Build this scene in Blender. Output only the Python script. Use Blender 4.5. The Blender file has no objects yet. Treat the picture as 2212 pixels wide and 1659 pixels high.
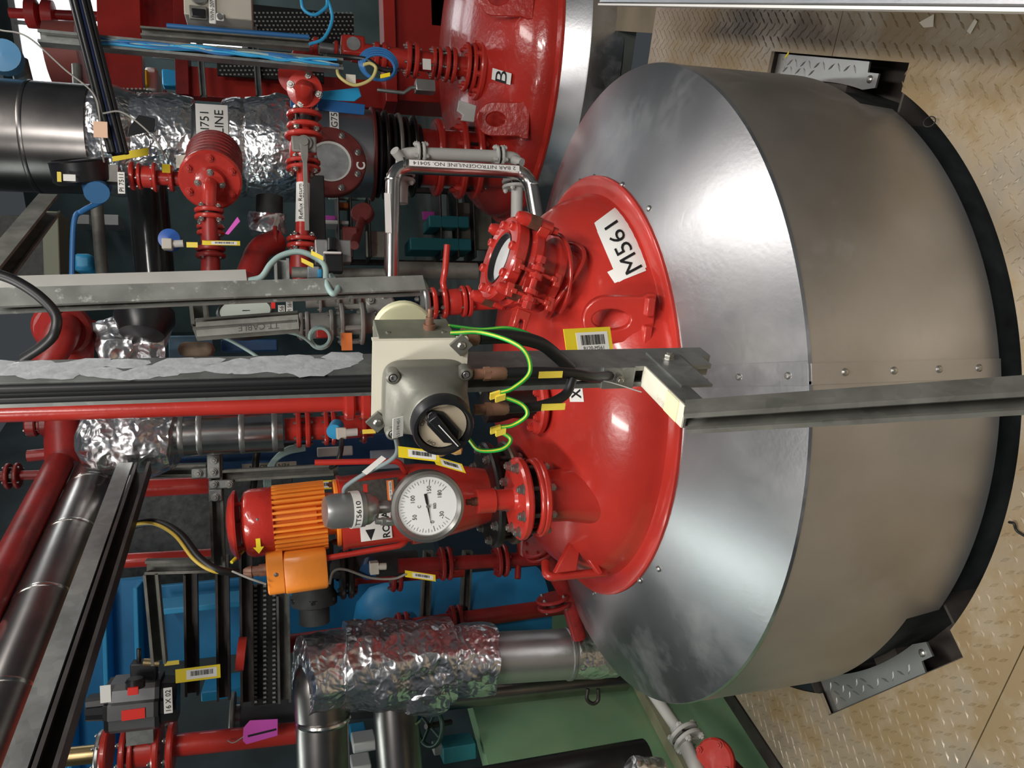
import bpy, bmesh, math, random
from math import sin, cos, pi, radians, sqrt
from mathutils import Vector as V, Matrix
random.seed(7)
scene = bpy.context.scene
COL = scene.collection
# ------------------------------------------------------------------ camera
HC, FP, PITCH, ROLL = 1.55, 1660.0, .279, -.0316
fw = V((0, cos(PITCH), -sin(PITCH))); up0 = V((0, sin(PITCH), cos(PITCH))); rt0 = V((1, 0, 0))
RT = rt0*cos(ROLL) + up0*sin(ROLL); UP = up0*cos(ROLL) - rt0*sin(ROLL)
EYE = V((0, 0, HC))
cd = bpy.data.cameras.new('camera'); cam = bpy.data.objects.new('camera', cd); COL.objects.link(cam)
cd.sensor_fit = 'HORIZONTAL'; cd.sensor_width = 36; cd.lens = FP*36/2212; cd.clip_start = .02
bx, by, bz = -UP, RT, -fw            # the phone was held upright, the file lies on its side
cam.matrix_world = Matrix(((bx.x, by.x, bz.x, 0), (bx.y, by.y, bz.y, 0), (bx.z, by.z, bz.z, HC), (0, 0, 0, 1)))
scene.camera = cam
# ------------------------------------------------------------------ light
scene.view_settings.view_transform = 'Standard'; scene.view_settings.look = 'None'
scene.view_settings.exposure = 0.0; scene.view_settings.gamma = 1
w = bpy.data.worlds.new('hall_air'); scene.world = w; w.use_nodes = True
w.node_tree.nodes['Background'].inputs[0].default_value = (.80, .90, 1, 1)
w.node_tree.nodes['Background'].inputs[1].default_value = .055
def lamp(name, loc, rot, sx, sy, watt, col=(1, .97, .92)):
    l = bpy.data.lights.new(name, 'AREA'); l.shape = 'RECTANGLE'; l.size = sx; l.size_y = sy; l.energy = watt; l.color = col
    o = bpy.data.objects.new(name, l); COL.objects.link(o); o.location = loc; o.rotation_euler = rot
    return o
lamp('fluorescent_and_fill_lamp', (.75, .25, 3.25), (radians(8), radians(6), radians(-25)), .22, 1.5, 48)
lamp('fluorescent_and_fill_lamp', (.5, -1.1, 3.1), (radians(14), 0, radians(-25)), .22, 1.5, 55)  # added fill behind the camera, brightens the vessel side and floor
lamp('fluorescent_and_fill_lamp', (-1.0, .55, 3.25), (0, radians(-8), radians(-25)), .2, 1.5, 50)
lamp('fluorescent_and_fill_lamp', (1.9, 2.7, 3.6), (0, 0, radians(-25)), .25, 1.6, 24, (1, .95, .9))
lamp('fluorescent_and_fill_lamp', (-2.2, 3.4, 3.7), (0, 0, radians(-25)), .25, 1.6, 14, (.9, 1, .95))
lamp('fluorescent_and_fill_lamp', (2.6, 6.2, 4.2), (0, 0, radians(-25)), .3, 2.4, 45, (.95, 1, 1))
lamp('fluorescent_and_fill_lamp', (-1.5, 6.5, 4.2), (0, 0, radians(-25)), .3, 2.4, 18, (.9, 1, .97))
# ------------------------------------------------------------------ pixel -> place (a point of the photograph at a chosen distance)
def ray(x, y): return RT*((829.5-y)/FP) - UP*((x-1106)/FP) + fw
def at(x, y, Y):
    d = ray(x, y); return EYE + d*(Y/d.y)
def atz(x, y, z):
    d = ray(x, y); return EYE + d*((z-HC)/d.z)
def dep(P): return (P-EYE).dot(fw)
def mm(px, Y): return px*Y*1.0/FP          # size of px pixels at distance Y
def onsurf(x, y, C, fz, rmax, t0=.8, t1=6):
    d = ray(x, y); t = t0; st = .01
    def f(t):
        P = EYE+d*t; r = math.hypot(P.x-C.x, P.y-C.y)
        return P.z-fz(r) if r < rmax else 1
    while t < t1 and f(t) > 0: t += st
    a, b = t-st, t
    for _ in range(22):
        m = (a+b)/2
        if f(m) > 0: a = m
        else: b = m
    return EYE+d*b
UU = V((.902, -.4316, 0)); VV = V((.4316, .902, 0)); ZZ = V((0, 0, 1))   # building grid, turned to the camera
def uv(u, v, z=0): return UU*u + VV*v + ZZ*z
# ------------------------------------------------------------------ geometry helpers
class G:
    def __init__(s): s.v = []; s.f = []
    def add(s, vs, fs):
        n = len(s.v); s.v += [V(p) for p in vs]; s.f += [tuple(i+n for i in f) for f in fs]; return s
    def box(s, c, x, y, z):
        c, x, y, z = V(c), V(x), V(y), V(z)
        p = [c+x*i+y*j+z*k for i in (-1, 1) for j in (-1, 1) for k in (-1, 1)]
        return s.add(p, [(0, 1, 3, 2), (4, 6, 7, 5), (0, 4, 5, 1), (2, 3, 7, 6), (0, 2, 6, 4), (1, 5, 7, 3)])
    def bar(s, a, b, w, h, side=None):
        a, b = V(a), V(b); d = b-a; L = d.length; d.normalize()
        u = (side or ZZ.cross(d) if abs(d.z) < .95 else (side or V((1, 0, 0)))); u = (u-d*u.dot(d)).normalized(); n = d.cross(u)
        return s.box((a+b)/2, d*(L/2), u*(w/2), n*(h/2))
    def prism(s, poly, o, u, v, w):
        o, u, v, w = V(o), V(u), V(v), V(w); n = len(poly)
        a = [o+u*p[0]+v*p[1] for p in poly]; b = [p+w for p in a]
        return s.add(a+b, [tuple(range(n))[::-1], tuple(range(n, 2*n))]+[(i, (i+1) % n, n+(i+1) % n, n+i) for i in range(n)])
    def lathe(s, o, ax, prof, n=28, a0=0, a1=2*pi, closed=False):
        o = V(o); ax = V(ax).normalized(); u = ax.orthogonal().normalized() if abs(ax.z) < .999 else V((1, 0, 0)); v = ax.cross(u)
        full = abs(a1-a0-2*pi) < 1e-6; m = n if full else n+1; b = len(s.v)
        for k in range(m):
            t = a0+(a1-a0)*k/n; d = u*cos(t)+v*sin(t)
            for r, h in prof: s.v.append(o+d*r+ax*h)
        L = len(prof)
        for k in range(n):
            k2 = (k+1) % m
            for i in range(L if closed else L-1):
                j = (i+1) % L; s.f.append((b+k*L+i, b+k2*L+i, b+k2*L+j, b+k*L+j))
        if full and not closed:
            for i in (0, L-1):
                if prof[i][0] > 1e-5: s.f.append(tuple(b+k*L+i for k in range(n)))
        return s
    def cyl(s, a, b, r, n=20, r2=None):
        a, b = V(a), V(b); d = b-a
        return s.lathe(a, d, [(r, 0), (r2 if r2 else r, d.length)], n)
    def tube(s, pts, r, n=10, bend=0, closed=False):
        P = [V(p) for p in pts]
        if bend: P = fillet(P, bend)
        m = len(P); R = r if isinstance(r, (list, tuple)) else [r]*m; b = len(s.v); u = None
        for i in range(m):
            if closed: t = (P[(i+1) % m]-P[i-1])
            else: t = (P[min(i+1, m-1)]-P[max(i-1, 0)])
            t.normalize()
            if u is None: u = t.orthogonal().normalized()
            u = (u-t*u.dot(t)).normalized(); w_ = t.cross(u)
            k = 1.0
            if 0 < i < m-1:
                c = (P[i]-P[i-1]).normalized().dot((P[i+1]-P[i]).normalized()); k = 1/max(.6, sqrt((1+c)/2))
            for j in range(n):
                a = 2*pi*j/n; s.v.append(P[i]+(u*cos(a)+w_*sin(a))*R[i]*k)
        for i in range(m if closed else m-1):
            i2 = (i+1) % m
            for j in range(n):
                j2 = (j+1) % n; s.f.append((b+i*n+j, b+i*n+j2, b+i2*n+j2, b+i2*n+j))
        if not closed: s.f += [tuple(b+j for j in range(n))[::-1], tuple(b+(m-1)*n+j for j in range(n))]
        return s
def fillet(P, R, k=6):
    out = [P[0]]
    for i in range(1, len(P)-1):
        a = (P[i-1]-P[i]); b = (P[i+1]-P[i]); la, lb = a.length, b.length; a.normalize(); b.normalize()
        c = max(-1, min(1, a.dot(b))); ang = math.acos(c)
        if ang > pi-.05: out.append(P[i]); continue
        d = min(R/math.tan(ang/2), la*.48, lb*.48)
        p0, p1 = P[i]+a*d, P[i]+b*d
        for q in range(k+1):
            t = q/k; out.append(p0*(1-t)**2+P[i]*2*t*(1-t)+p1*t*t)
    return out+[P[-1]]
def smooth_path(P, k=8):
    P = [V(p) for p in P]; Q = [P[0]*2-P[1]]+P+[P[-1]*2-P[-2]]; out = []
    for i in range(1, len(Q)-2):
        a, b, c, d = Q[i-1:i+3]
        for q in range(k):
            t = q/k; out.append((b*2+(c-a)*t+(a*2-b*5+c*4-d)*t*t+(b*3-a-c*3+d)*t**3)*.5)
    return out+[P[-1]]
def make_mesh(g, name, ang=.6, recalc=True):
    me = bpy.data.meshes.new(name); me.from_pydata([tuple(p) for p in g.v], [], g.f); me.update()
    if recalc:
        bm = bmesh.new(); bm.from_mesh(me); bmesh.ops.recalc_face_normals(bm, faces=bm.faces); bm.to_mesh(me); bm.free()
    if ang:
        me.shade_smooth(); me.set_sharp_from_angle(angle=ang)
    return me
def link(o, parent=None):
    COL.objects.link(o)
    if parent is not None:
        o.parent = parent
        if parent.type == 'EMPTY': o.matrix_parent_inverse = Matrix.Translation(-parent.location)
    return o
def P_(g, name, m, parent=None, ang=.6, bevel=0, seg=2, label=None, kind=None):
    me = make_mesh(g, name, ang); me.materials.append(m)
    o = bpy.data.objects.new(name, me); link(o, parent)
    if bevel:
        md = o.modifiers.new('bevel', 'BEVEL'); md.width = bevel; md.segments = seg; md.limit_method = 'ANGLE'; md.angle_limit = .7
    if label: o['label'] = label
    if kind: o['kind'] = kind
    return o
def inst(me, name, M4, parent):
    o = bpy.data.objects.new(name, me); link(o, parent); o.matrix_basis = M4
    return o
def tag(o, label, cat, group=None):
    o['label'] = label; o['category'] = cat
    if group: o['group'] = group
    return o
def thing(name, label, cat, loc, group=None):
    o = bpy.data.objects.new(name, None); COL.objects.link(o); o.location = V(loc); o.empty_display_size = .05
    bpy.context.view_layer.update() if False else None
    return tag(o, label, cat, group)
def frame(o, ax, u=None, s=1.0, sz=None):
    ax = V(ax).normalized(); u = (V(u) if u else ax.orthogonal()); u = (u-ax*u.dot(ax)).normalized(); v = ax.cross(u); sz = sz or s
    return Matrix(((u.x*s, v.x*s, ax.x*sz, o[0]), (u.y*s, v.y*s, ax.y*sz, o[1]), (u.z*s, v.z*s, ax.z*sz, o[2]), (0, 0, 0, 1)))
# ------------------------------------------------------------------ materials
MATS = {}
def M(name, col, rough=.5, metal=0, var=0, vs=8, bump=0, bs=60, dirt=None, damt=0, ds=5, stretch=None, coat=0, em=None, rv=0, dth=.5):
    if name in MATS: return MATS[name]
    m = bpy.data.materials.new(name); m.use_nodes = True; nt = m.node_tree; N = nt.nodes; L = nt.links; b = N['Principled BSDF']; MATS[name] = m
    b.inputs['Roughness'].default_value = rough; b.inputs['Metallic'].default_value = metal
    if coat: b.inputs['Coat Weight'].default_value = coat; b.inputs['Coat Roughness'].default_value = .08
    c4 = (*col, 1)
    tc = N.new('ShaderNodeTexCoord'); mp = N.new('ShaderNodeMapping'); L.new(tc.outputs['Object'], mp.inputs[0])
    if stretch: mp.inputs['Scale'].default_value = stretch
    b.inputs['Base Color'].default_value = c4; out = None
    if var:
        n = N.new('ShaderNodeTexNoise'); n.inputs['Scale'].default_value = vs; n.inputs['Detail'].default_value = 6; L.new(mp.outputs[0], n.inputs[0])
        r = N.new('ShaderNodeValToRGB'); r.color_ramp.elements[0].position = .3; r.color_ramp.elements[1].position = .72
        r.color_ramp.elements[0].color = (*[c*(1-var) for c in col], 1); r.color_ramp.elements[1].color = (*[min(1, c*(1+var*.6)) for c in col], 1)
        L.new(n.outputs[0], r.inputs[0]); out = r.outputs[0]
        if rv:
            mr = N.new('ShaderNodeMapRange'); mr.inputs[3].default_value = max(0, rough-rv); mr.inputs[4].default_value = min(1, rough+rv)
            L.new(n.outputs[0], mr.inputs[0]); L.new(mr.outputs[0], b.inputs['Roughness'])
    if dirt:
        n = N.new('ShaderNodeTexNoise'); n.inputs['Scale'].default_value = ds; n.inputs['Detail'].default_value = 8; n.inputs['Roughness'].default_value = .65; L.new(tc.outputs['Object'], n.inputs[0])
        r = N.new('ShaderNodeValToRGB'); r.color_ramp.elements[0].position = dth; r.color_ramp.elements[1].position = min(1, dth+.17)
        r.color_ramp.elements[0].color = (0, 0, 0, 1); r.color_ramp.elements[1].color = (damt, damt, damt, 1); L.new(n.outputs[0], r.inputs[0])
        mx = N.new('ShaderNodeMix'); mx.data_type = 'RGBA'; L.new(r.outputs[0], mx.inputs[0])
        if out: L.new(out, mx.inputs[6])
        else: mx.inputs[6].default_value = c4
        mx.inputs[7].default_value = (*dirt, 1); out = mx.outputs[2]
        if metal:
            sb = N.new('ShaderNodeMath'); sb.operation = 'SUBTRACT'; sb.inputs[0].default_value = metal; L.new(r.outputs[0], sb.inputs[1]); sb.use_clamp = True; L.new(sb.outputs[0], b.inputs['Metallic'])
    if out: L.new(out, b.inputs['Base Color'])
    if bump:
        n = N.new('ShaderNodeTexNoise'); n.inputs['Scale'].default_value = bs; n.inputs['Detail'].default_value = 4; L.new(mp.outputs[0], n.inputs[0])
        bp = N.new('ShaderNodeBump'); bp.inputs['Strength'].default_value = bump; bp.inputs['Distance'].default_value = .004; L.new(n.outputs[0], bp.inputs['Height']); L.new(bp.outputs[0], b.inputs['Normal'])
    if em:
        b.inputs['Emission Color'].default_value = (*col, 1); b.inputs['Emission Strength'].default_value = em
    return m
def foil_mat():
    m = bpy.data.materials.new('crumpled_foil'); m.use_nodes = True; nt = m.node_tree; N = nt.nodes; L = nt.links; b = N['Principled BSDF']
    b.inputs['Metallic'].default_value = 1; b.inputs['Roughness'].default_value = .28; b.inputs['Base Color'].default_value = (.88, .88, .90, 1)
    tc = N.new('ShaderNodeTexCoord'); h = []
    for sc, st in ((9, .55), (24, .40)):
        v = N.new('ShaderNodeTexVoronoi'); v.feature = 'SMOOTH_F1'; v.inputs['Scale'].default_value = sc; v.inputs['Smoothness'].default_value = .35
        n = N.new('ShaderNodeTexNoise'); n.inputs['Scale'].default_value = sc*.6; ad = N.new('ShaderNodeMixRGB'); ad.blend_type = 'ADD'; ad.inputs[0].default_value = .12
        L.new(tc.outputs['Object'], n.inputs[0]); L.new(tc.outputs['Object'], ad.inputs[1]); L.new(n.outputs[1], ad.inputs[2]); L.new(ad.outputs[0], v.inputs[0]); h.append((v.outputs[0], st))
    prev = None
    for o, st in h:
        bp = N.new('ShaderNodeBump'); bp.inputs['Strength'].default_value = st; bp.inputs['Distance'].default_value = .02; L.new(o, bp.inputs['Height'])
        if prev: L.new(prev, bp.inputs['Normal'])
        prev = bp.outputs[0]
    L.new(prev, b.inputs['Normal']); MATS['crumpled_foil'] = m
    return m
def galv_mat(name, c0, c1, rough=.45, metal=.75):
    m = bpy.data.materials.new(name); m.use_nodes = True; nt = m.node_tree; N = nt.nodes; L = nt.links; b = N['Principled BSDF']; MATS[name] = m
    tc = N.new('ShaderNodeTexCoord'); v = N.new('ShaderNodeTexVoronoi'); v.inputs['Scale'].default_value = 45; L.new(tc.outputs['Object'], v.inputs[0])
    n = N.new('ShaderNodeTexNoise'); n.inputs['Scale'].default_value = 9; n.inputs['Detail'].default_value = 6; L.new(tc.outputs['Object'], n.inputs[0])
    mx = N.new('ShaderNodeMixRGB'); mx.blend_type = 'MULTIPLY'; mx.inputs[0].default_value = .5
    r = N.new('ShaderNodeValToRGB'); r.color_ramp.elements[0].color = (*c0, 1); r.color_ramp.elements[1].color = (*c1, 1); r.color_ramp.elements[0].position = .3; r.color_ramp.elements[1].position = .7
    L.new(n.outputs[0], r.inputs[0]); L.new(r.outputs[0], mx.inputs[1])
    g = N.new('ShaderNodeRGBToBW'); L.new(v.outputs['Color'], g.inputs[0]); r2 = N.new('ShaderNodeMapRange'); r2.inputs[3].default_value = .62; r2.inputs[4].default_value = 1.1; L.new(g.outputs[0], r2.inputs[0])
    L.new(r2.outputs[0], mx.inputs[2]); L.new(mx.outputs[0], b.inputs['Base Color'])
    b.inputs['Metallic'].default_value = metal; b.inputs['Roughness'].default_value = rough
    return m
RED = M('red_enamel', (.52, .036, .025), .30, 0, .14, 6, .16, 55, coat=.35)
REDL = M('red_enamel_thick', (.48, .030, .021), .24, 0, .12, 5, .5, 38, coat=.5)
REDD = M('shaded_red_enamel', (.31, .018, .015), .42, 0, .25, 9, .15, 60, dirt=(.06, .012, .01), damt=.5, ds=11)  # same red enamel, background shade put into a darker colour
MAROON = M('oxide_red_primer', (.15, .022, .018), .5, 0, .3, 14)
SS = M('stainless_sheet', (.52, .52, .535), .33, 1, .10, 3, .06, 90, rv=.07, dirt=(.35, .34, .33), damt=.25, ds=4)
SSD = M('stained_stainless', (.52, .51, .505), .42, .88, .12, 5, .05, 70, rv=.07, dirt=(.28, .235, .19), damt=.4, ds=3.2, dth=.56)
SSP = M('stainless_pipe', (.62, .60, .57), .22, 1, .12, 20)
SSK = M('dark_stainless_pipe', (.30, .28, .27), .30, 1, .2, 10)
GALV = galv_mat('galvanised_steel', (.20, .205, .20), (.38, .39, .37))
GALVD = galv_mat('dull_galvanised', (.12, .12, .105), (.25, .25, .22), .6, .5)
GALVP = M('splattered_galvanised', (.27, .28, .26), .55, .3, .3, 14, dirt=(.62, .63, .60), damt=.8, ds=42, dth=.58)
FOIL = foil_mat()
STEEL = M('dark_mild_steel', (.085, .075, .07), .45, .7, .35, 12)
PIT = M('pit_steel', (.10, .085, .075), .55, .5, .4, 9)
NUT = M('zinc_bolt', (.42, .41, .38), .35, .9, .25, 30)
NUTR = M('rusty_nut', (.20, .09, .06), .5, .6, .4, 30)
BLACK = M('black_plastic', (.012, .012, .014), .35)
RUB = M('black_cable_sheath', (.010, .010, .011), .45)
DARKF = M('black_flange_steel', (.055, .05, .048), .35, .8, .4, 14)
CAST = M('cast_iron_grey', (.26, .25, .23), .5, .35, .2, 14)
ALU = M('cast_aluminium', (.185, .182, .155), .45, .4, .2, 9, .12, 70)
ALUG = M('bare_aluminium', (.42, .42, .41), .35, .8, .15, 15)
WHITE = M('white_label', (.84, .83, .79), .5)
CREAM = M('cream_painted_plate', (.72, .68, .56), .5, 0, .08, 8, dirt=(.25, .15, .07), damt=.8, ds=16, dth=.60)
INK = M('black_ink', (.008, .008, .008), .6)
YEL = M('yellow_tag_plastic', (.86, .66, .02), .45)
YELS = M('yellow_cable_marker', (.88, .68, .08), .5)
ORG = M('orange_enamel', (.88, .27, .035), .35, 0, .12, 10, .2, 50)
ORGS = M('orange_label', (.85, .22, .05), .5)
PINK = M('magenta_tag', (.72, .10, .55), .5)
BLUE = M('blue_painted_beam', (.02, .24, .50), .45, 0, .2, 4)
BLUED = M('deep_blue_paint', (.008, .05, .14), .4, 0, .3, 5)
BLUEL = M('light_blue_plastic', (.03, .33, .62), .4)
BLUEC = M('blue_cable', (.03, .15, .38), .4)
TEAL = M('teal_paint', (.03, .22, .25), .5)
GRNW = M('green_painted_wall', (.25, .44, .24), .55, 0, .14, 2.2, .1, 12, dirt=(.42, .45, .25), damt=.4, ds=2.5)
GREYW = M('pale_grey_paint', (.50, .49, .46), .42, 0, .08, 12)
WIREG = M('green_earth_wire', (.02, .42, .06), .4)
WIREY = M('yellow_earth_wire', (.70, .62, .03), .4)
WIREC = M('grey_green_cable', (.30, .42, .40), .5)
CABLEG = M('grey_cable', (.30, .29, .26), .5)
BRONZE = M('brown_gland', (.26, .13, .085), .45, .2, .2, 40)
BEIGE = M('beige_panel', (.50, .47, .40), .5, 0, .05)
DIAL = M('dial_face', (.80, .81, .80), .45)
GLASS = M('gauge_glass', (.30, .31, .31), .08, 0, .3, 18)
TREAD = M('tread_plate', (.46, .40, .32), .38, .65, .25, 2.5, .10, 60, rv=.1, dirt=(.27, .185, .085), damt=.9, ds=1.9, dth=.40)
TREADC = M('clean_tread_plate', (.52, .52, .50), .38, .85, .12, 8)
BROWNF = M('worn_brown_floor', (.26, .21, .14), .6, .2, .3, 3, .1, 20)
SHADOW = M('mottled_near_black', (.025, .028, .028), .7, 0, .6, 14, .3, 30)  # mottled near-black for the vessel shell, a valve body and pipes
SPECK = M('speckled_cladding', (.06, .065, .062), .45, .3, .6, 22, .3, 40)
MESHB = M('black_mesh_steel', (.02, .02, .02), .5, .3)
# ------------------------------------------------------------------ small kit
def hexpoly(r): return [(r*cos(pi/3*i), r*sin(pi/3*i)) for i in range(6)]
def nut_mesh(name, m, head=.9):
    g = G(); g.lathe((0, 0, 0), (0, 0, 1), [(1.25, 0), (1.25, .12)], 12); g.prism(hexpoly(1.0), (0, 0, .12), V((1, 0, 0)), V((0, 1, 0)), V((0, 0, head)))
    g.lathe((0, 0, .12+head), (0, 0, 1), [(.58, 0), (.58, .35), (.45, .45)], 8)
    me = make_mesh(g, name); me.materials.append(m); return me
NUT_Z = nut_mesh('bolt_zinc', NUT); NUT_RED = nut_mesh('bolt_red', RED); NUT_RUST = nut_mesh('bolt_rust', NUTR); NUT_DK = nut_mesh('bolt_dark', DARKF); NUT_RD = nut_mesh('bolt_shaded_red', REDD); NUT_GW = nut_mesh('bolt_grey', GREYW)
g = G(); g.lathe((0, 0, 0), (0, 0, 1), [(1, 0), (1, .9), (.85, 1.1), (.5, 1.1), (.5, .5), (0, .5)], 12); CAPS = make_mesh(g, 'cap_screw'); CAPS.materials.append(RED)
g = G(); g.lathe((0, 0, 0), (0, 0, 1), [(1, 0), (.95, .25), (.6, .55), (0, .62)], 12); DOMES = make_mesh(g, 'pan_screw'); DOMES.materials.append(NUT)
CAPZ = CAPS.copy(); CAPZ.materials.clear(); CAPZ.materials.append(ALUG)
def nuts(parent, c, ax, rc, n, s, me, ph=0, flip=False, name='bolt'):
    ax = V(ax).normalized(); u = ax.orthogonal().normalized(); v = ax.cross(u)
    for k in range(n):
        t = ph+2*pi*k/n; inst(me, name, frame(V(c)+(u*cos(t)+v*sin(t))*rc, ax if not flip else -ax, u, s), parent)
def disc(parent, c, ax, R, t, m, name='flange', rin=0, n=32, bev=.12):
    b = min(t*.25, R*bev)
    pr = [(rin, 0), (R-b, 0), (R, b), (R, t-b), (R-b, t), (rin, t)]
    g = G(); g.lathe(c, ax, pr, n, closed=rin > 0)
    return P_(g, name, m, parent, ang=.5)
def flange_pair(parent, c, ax, R, t, gap, m, nb=8, bs=None, me=None, gm=None, studs=True):
    """two flanges face to face about c with nuts on both sides, studs across the gap"""
    ax = V(ax).normalized(); c = V(c); bs = bs or R*.09; me = me or NUT_Z
    a = disc(parent, c-ax*(gap/2+t), ax, R, t, m); b = disc(parent, c+ax*(gap/2), ax, R, t, m)
    nuts(b, c+ax*(gap/2+t), ax, R*.8, nb, bs, me, .2); nuts(a, c-ax*(gap/2+t), ax, R*.8, nb, bs, me, .2, True)
    g = G(); g.cyl(c-ax*gap*.5, c+ax*gap*.5, R*.62, 20)
    if studs and gap > .008:
        u = ax.orthogonal().normalized(); v = ax.cross(u)
        for k in range(nb):
            t_ = .2+2*pi*k/nb; p = c+(u*cos(t_)+v*sin(t_))*R*.8; g.cyl(p-ax*gap*.5, p+ax*gap*.5, bs*.5, 6)
    P_(g, 'gasket', gm or DARKF, parent)
    return a, b
def pipe(parent, pts, r, m, bend=0, n=16, name='pipe', **k):
    g = G(); g.tube(pts, r, n, bend); return P_(g, name, m, parent, ang=.9, **k)
def channel(a, b, w, d, opn, t=.003, lip=.009):
    """C-section strut from a to b, its slot facing opn"""
    a, b = V(a), V(b); ax = (b-a); o = V(opn); o = (o-ax*o.dot(ax)/ax.length_squared).normalized(); s = ax.normalized().cross(o); h = w/2; l = lip
    poly = [(-h, d), (-h, 0), (h, 0), (h, d), (h-l, d), (h-l, d-t*2), (h-l+t, d-t*2), (h-l+t, d-t), (h-t, d-t), (h-t, t), (-h+t, t), (-h+t, d-t), (-h+l-t, d-t), (-h+l-t, d-t*2), (-h+l, d-t*2), (-h+l, d)]
    poly = [(p[0], p[1]-d/2) for p in poly]
    g = G(); g.prism(poly, a, s, o, ax); return g
def strut(name, label, a, b, w, d, opn, m=GALV, cat='strut', group=None):
    o = P_(channel(a, b, w, d, opn), name, m, None, ang=.3); return tag(o, label, cat, group)
def text(parent, s, c, right, upv, h, m=INK, name='lettering', lift=.0006, align='CENTER', fit=None, mapf=None, bold=0):
    cu = bpy.data.curves.new('t', 'FONT'); cu.body = s; cu.size = 1; cu.align_x = 'CENTER' if align == 'CENTER' else align; cu.align_y = 'CENTER'; cu.resolution_u = 3; cu.offset = bold
    o = bpy.data.objects.new('t', cu); COL.objects.link(o); bpy.context.view_layer.update()
    me = bpy.data.meshes.new_from_object(o.evaluated_get(bpy.context.evaluated_depsgraph_get())); bpy.data.objects.remove(o)
    xs = [v.co.x for v in me.vertices]; ys = [v.co.y for v in me.vertices]; x0, x1, y0, y1 = min(xs), max(xs), min(ys), max(ys)
    k = h/(y1-y0); kx = k if fit is None else fit/(x1-x0)
    if mapf:
        bm = bmesh.new(); bm.from_mesh(me); bmesh.ops.triangulate(bm, faces=bm.faces)
        for _ in range(3):
            le = [e for e in bm.edges if e.calc_length() > .12]
            if le: bmesh.ops.subdivide_edges(bm, edges=le, cuts=1); bmesh.ops.triangulate(bm, faces=bm.faces)
        bm.to_mesh(me); bm.free()
    right = V(right).normalized() if right else None; upv = V(upv).normalized() if upv else None
    for v in me.vertices:
        a = (v.co.x-(x0+x1)/2)*kx; b = (v.co.y-(y0+y1)/2)*k
        v.co = mapf(a, b) if mapf else V(c)+right*a+upv*b+right.cross(upv)*lift
    me.name = name; me.materials.clear(); me.materials.append(m)
    o = bpy.data.objects.new(name, me); link(o, parent); return o
def plate(name, c, right, upv, w, h, t, m, parent=None, bevel=0):
    right, upv = V(right).normalized(), V(upv).normalized(); g = G(); g.box(c, right*w/2, upv*h/2, right.cross(upv)*t/2)
    return P_(g, name, m, parent, ang=.3, bevel=bevel)
def barcode(parent, c, right, upv, w, h):
    right, upv = V(right).normalized(), V(upv).normalized(); n = right.cross(upv); g = G(); x = -w/2; rr = random.Random(3)
    while x < w/2-.0015:
        b = rr.choice((.0006, .001, .0016))*w/.045; g.box(V(c)+right*(x+b/2)+n*.0007, right*b/2, upv*h/2, n*.0001); x += b+rr.choice((.0006, .0009, .0013))*w/.045
    return P_(g, 'barcode', INK, parent, ang=0)
def asset_tag(label, c, right, upv, w=.085, h=.027, group=None, txt=None):
    """yellow barcode tag; right points along its length"""
    right, upv = V(right).normalized(), V(upv).normalized(); n = right.cross(upv); c = V(c)
    t = thing('barcode_tag', label, 'tag', c, group)
    plate('tag_plate', c, right, upv, w, h, .0016, YEL, t)
    lb = plate('sticker', c+right*w*.08+n*.001, right, upv, w*.68, h*.68, .0006, WHITE, t)
    barcode(lb, c+right*w*.08+n*.001+upv*h*.06, right, upv, w*.5, h*.36)
    if txt: text(lb, txt, c+right*w*.08+n*.0014-upv*h*.24, right, upv, h*.14)
    return t
def noisy(o, amp, freq, seed=0, amp2=0, f2=0):
    from mathutils import noise
    for v in o.data.vertices:
        q = v.co*freq+V((seed, seed*1.7, 0)); d = noise.noise_vector(q)*amp
        if amp2: d += noise.noise_vector(v.co*f2+V((9, seed, 0)))*amp2
        v.co += d
    return o
# ================================================================== the setting
C1 = V((-.012, 2.35, 0)); C2 = V((1.97, 4.42, 0))
UC, VC = UU.dot(C1), VV.dot(C1); RH = 1.026
LUGS = [radians(a) for a in (334.5, 214.5, 94.5)]
def rho(t):
    for f in LUGS:
        d = (t-f+pi) % (2*pi)-pi
        if abs(d) < math.atan(.32/1.045): return 1.045/cos(d)
    return RH
def arc(t0, t1, n=160):
    return [C1+V((cos(t), sin(t), 0))*rho(t) for t in [t0+(t1-t0)*i/n for i in range(n+1)]]
th0 = math.atan2(UU.y, UU.x)                 # seam direction through the vessel
floor = bpy.data.objects.new('floor', None); COL.objects.link(floor); floor['kind'] = 'structure'; floor['label'] = 'worn checker plate platform floor around the stainless vessel'
U0, U1 = -2.16, 1.05
def slab(poly, name, m, z=0, t=.012, par=floor):
    g = G(); n = len(poly); a = [V((p.x, p.y, z)) for p in poly]; b = [p-ZZ*t for p in a]
    g.add(a+b, [tuple(range(n)), tuple(range(n, 2*n))[::-1]]+[(i, (i+1) % n, n+(i+1) % n, n+i) for i in range(n)])
    return P_(g, name, m, par, ang=.3)
GAP = .003
nearp = slab([uv(U0, -.8), uv(U1, -.8), uv(U1, .94-GAP), uv(U0, .94-GAP)], 'floor_plate', TREAD)
midp = slab([uv(U0, .94), uv(U1, .94), uv(U1, VC-GAP)]+[p-VV*GAP for p in arc(th0, th0-pi)]+[uv(U0, VC-GAP)], 'floor_plate', TREAD)
farp = slab([uv(U0, 3.38-GAP), uv(U0, VC)]+arc(th0-pi, th0-2*pi)+[uv(U1, VC), uv(U1, 3.38-GAP)], 'floor_plate', TREAD)
slab([uv(.05, 3.38), uv(U1+1.2, 3.38), uv(U1+1.2, 3.9), uv(.05, 3.9)], 'floor_plate', BROWNF, z=-.004)
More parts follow.
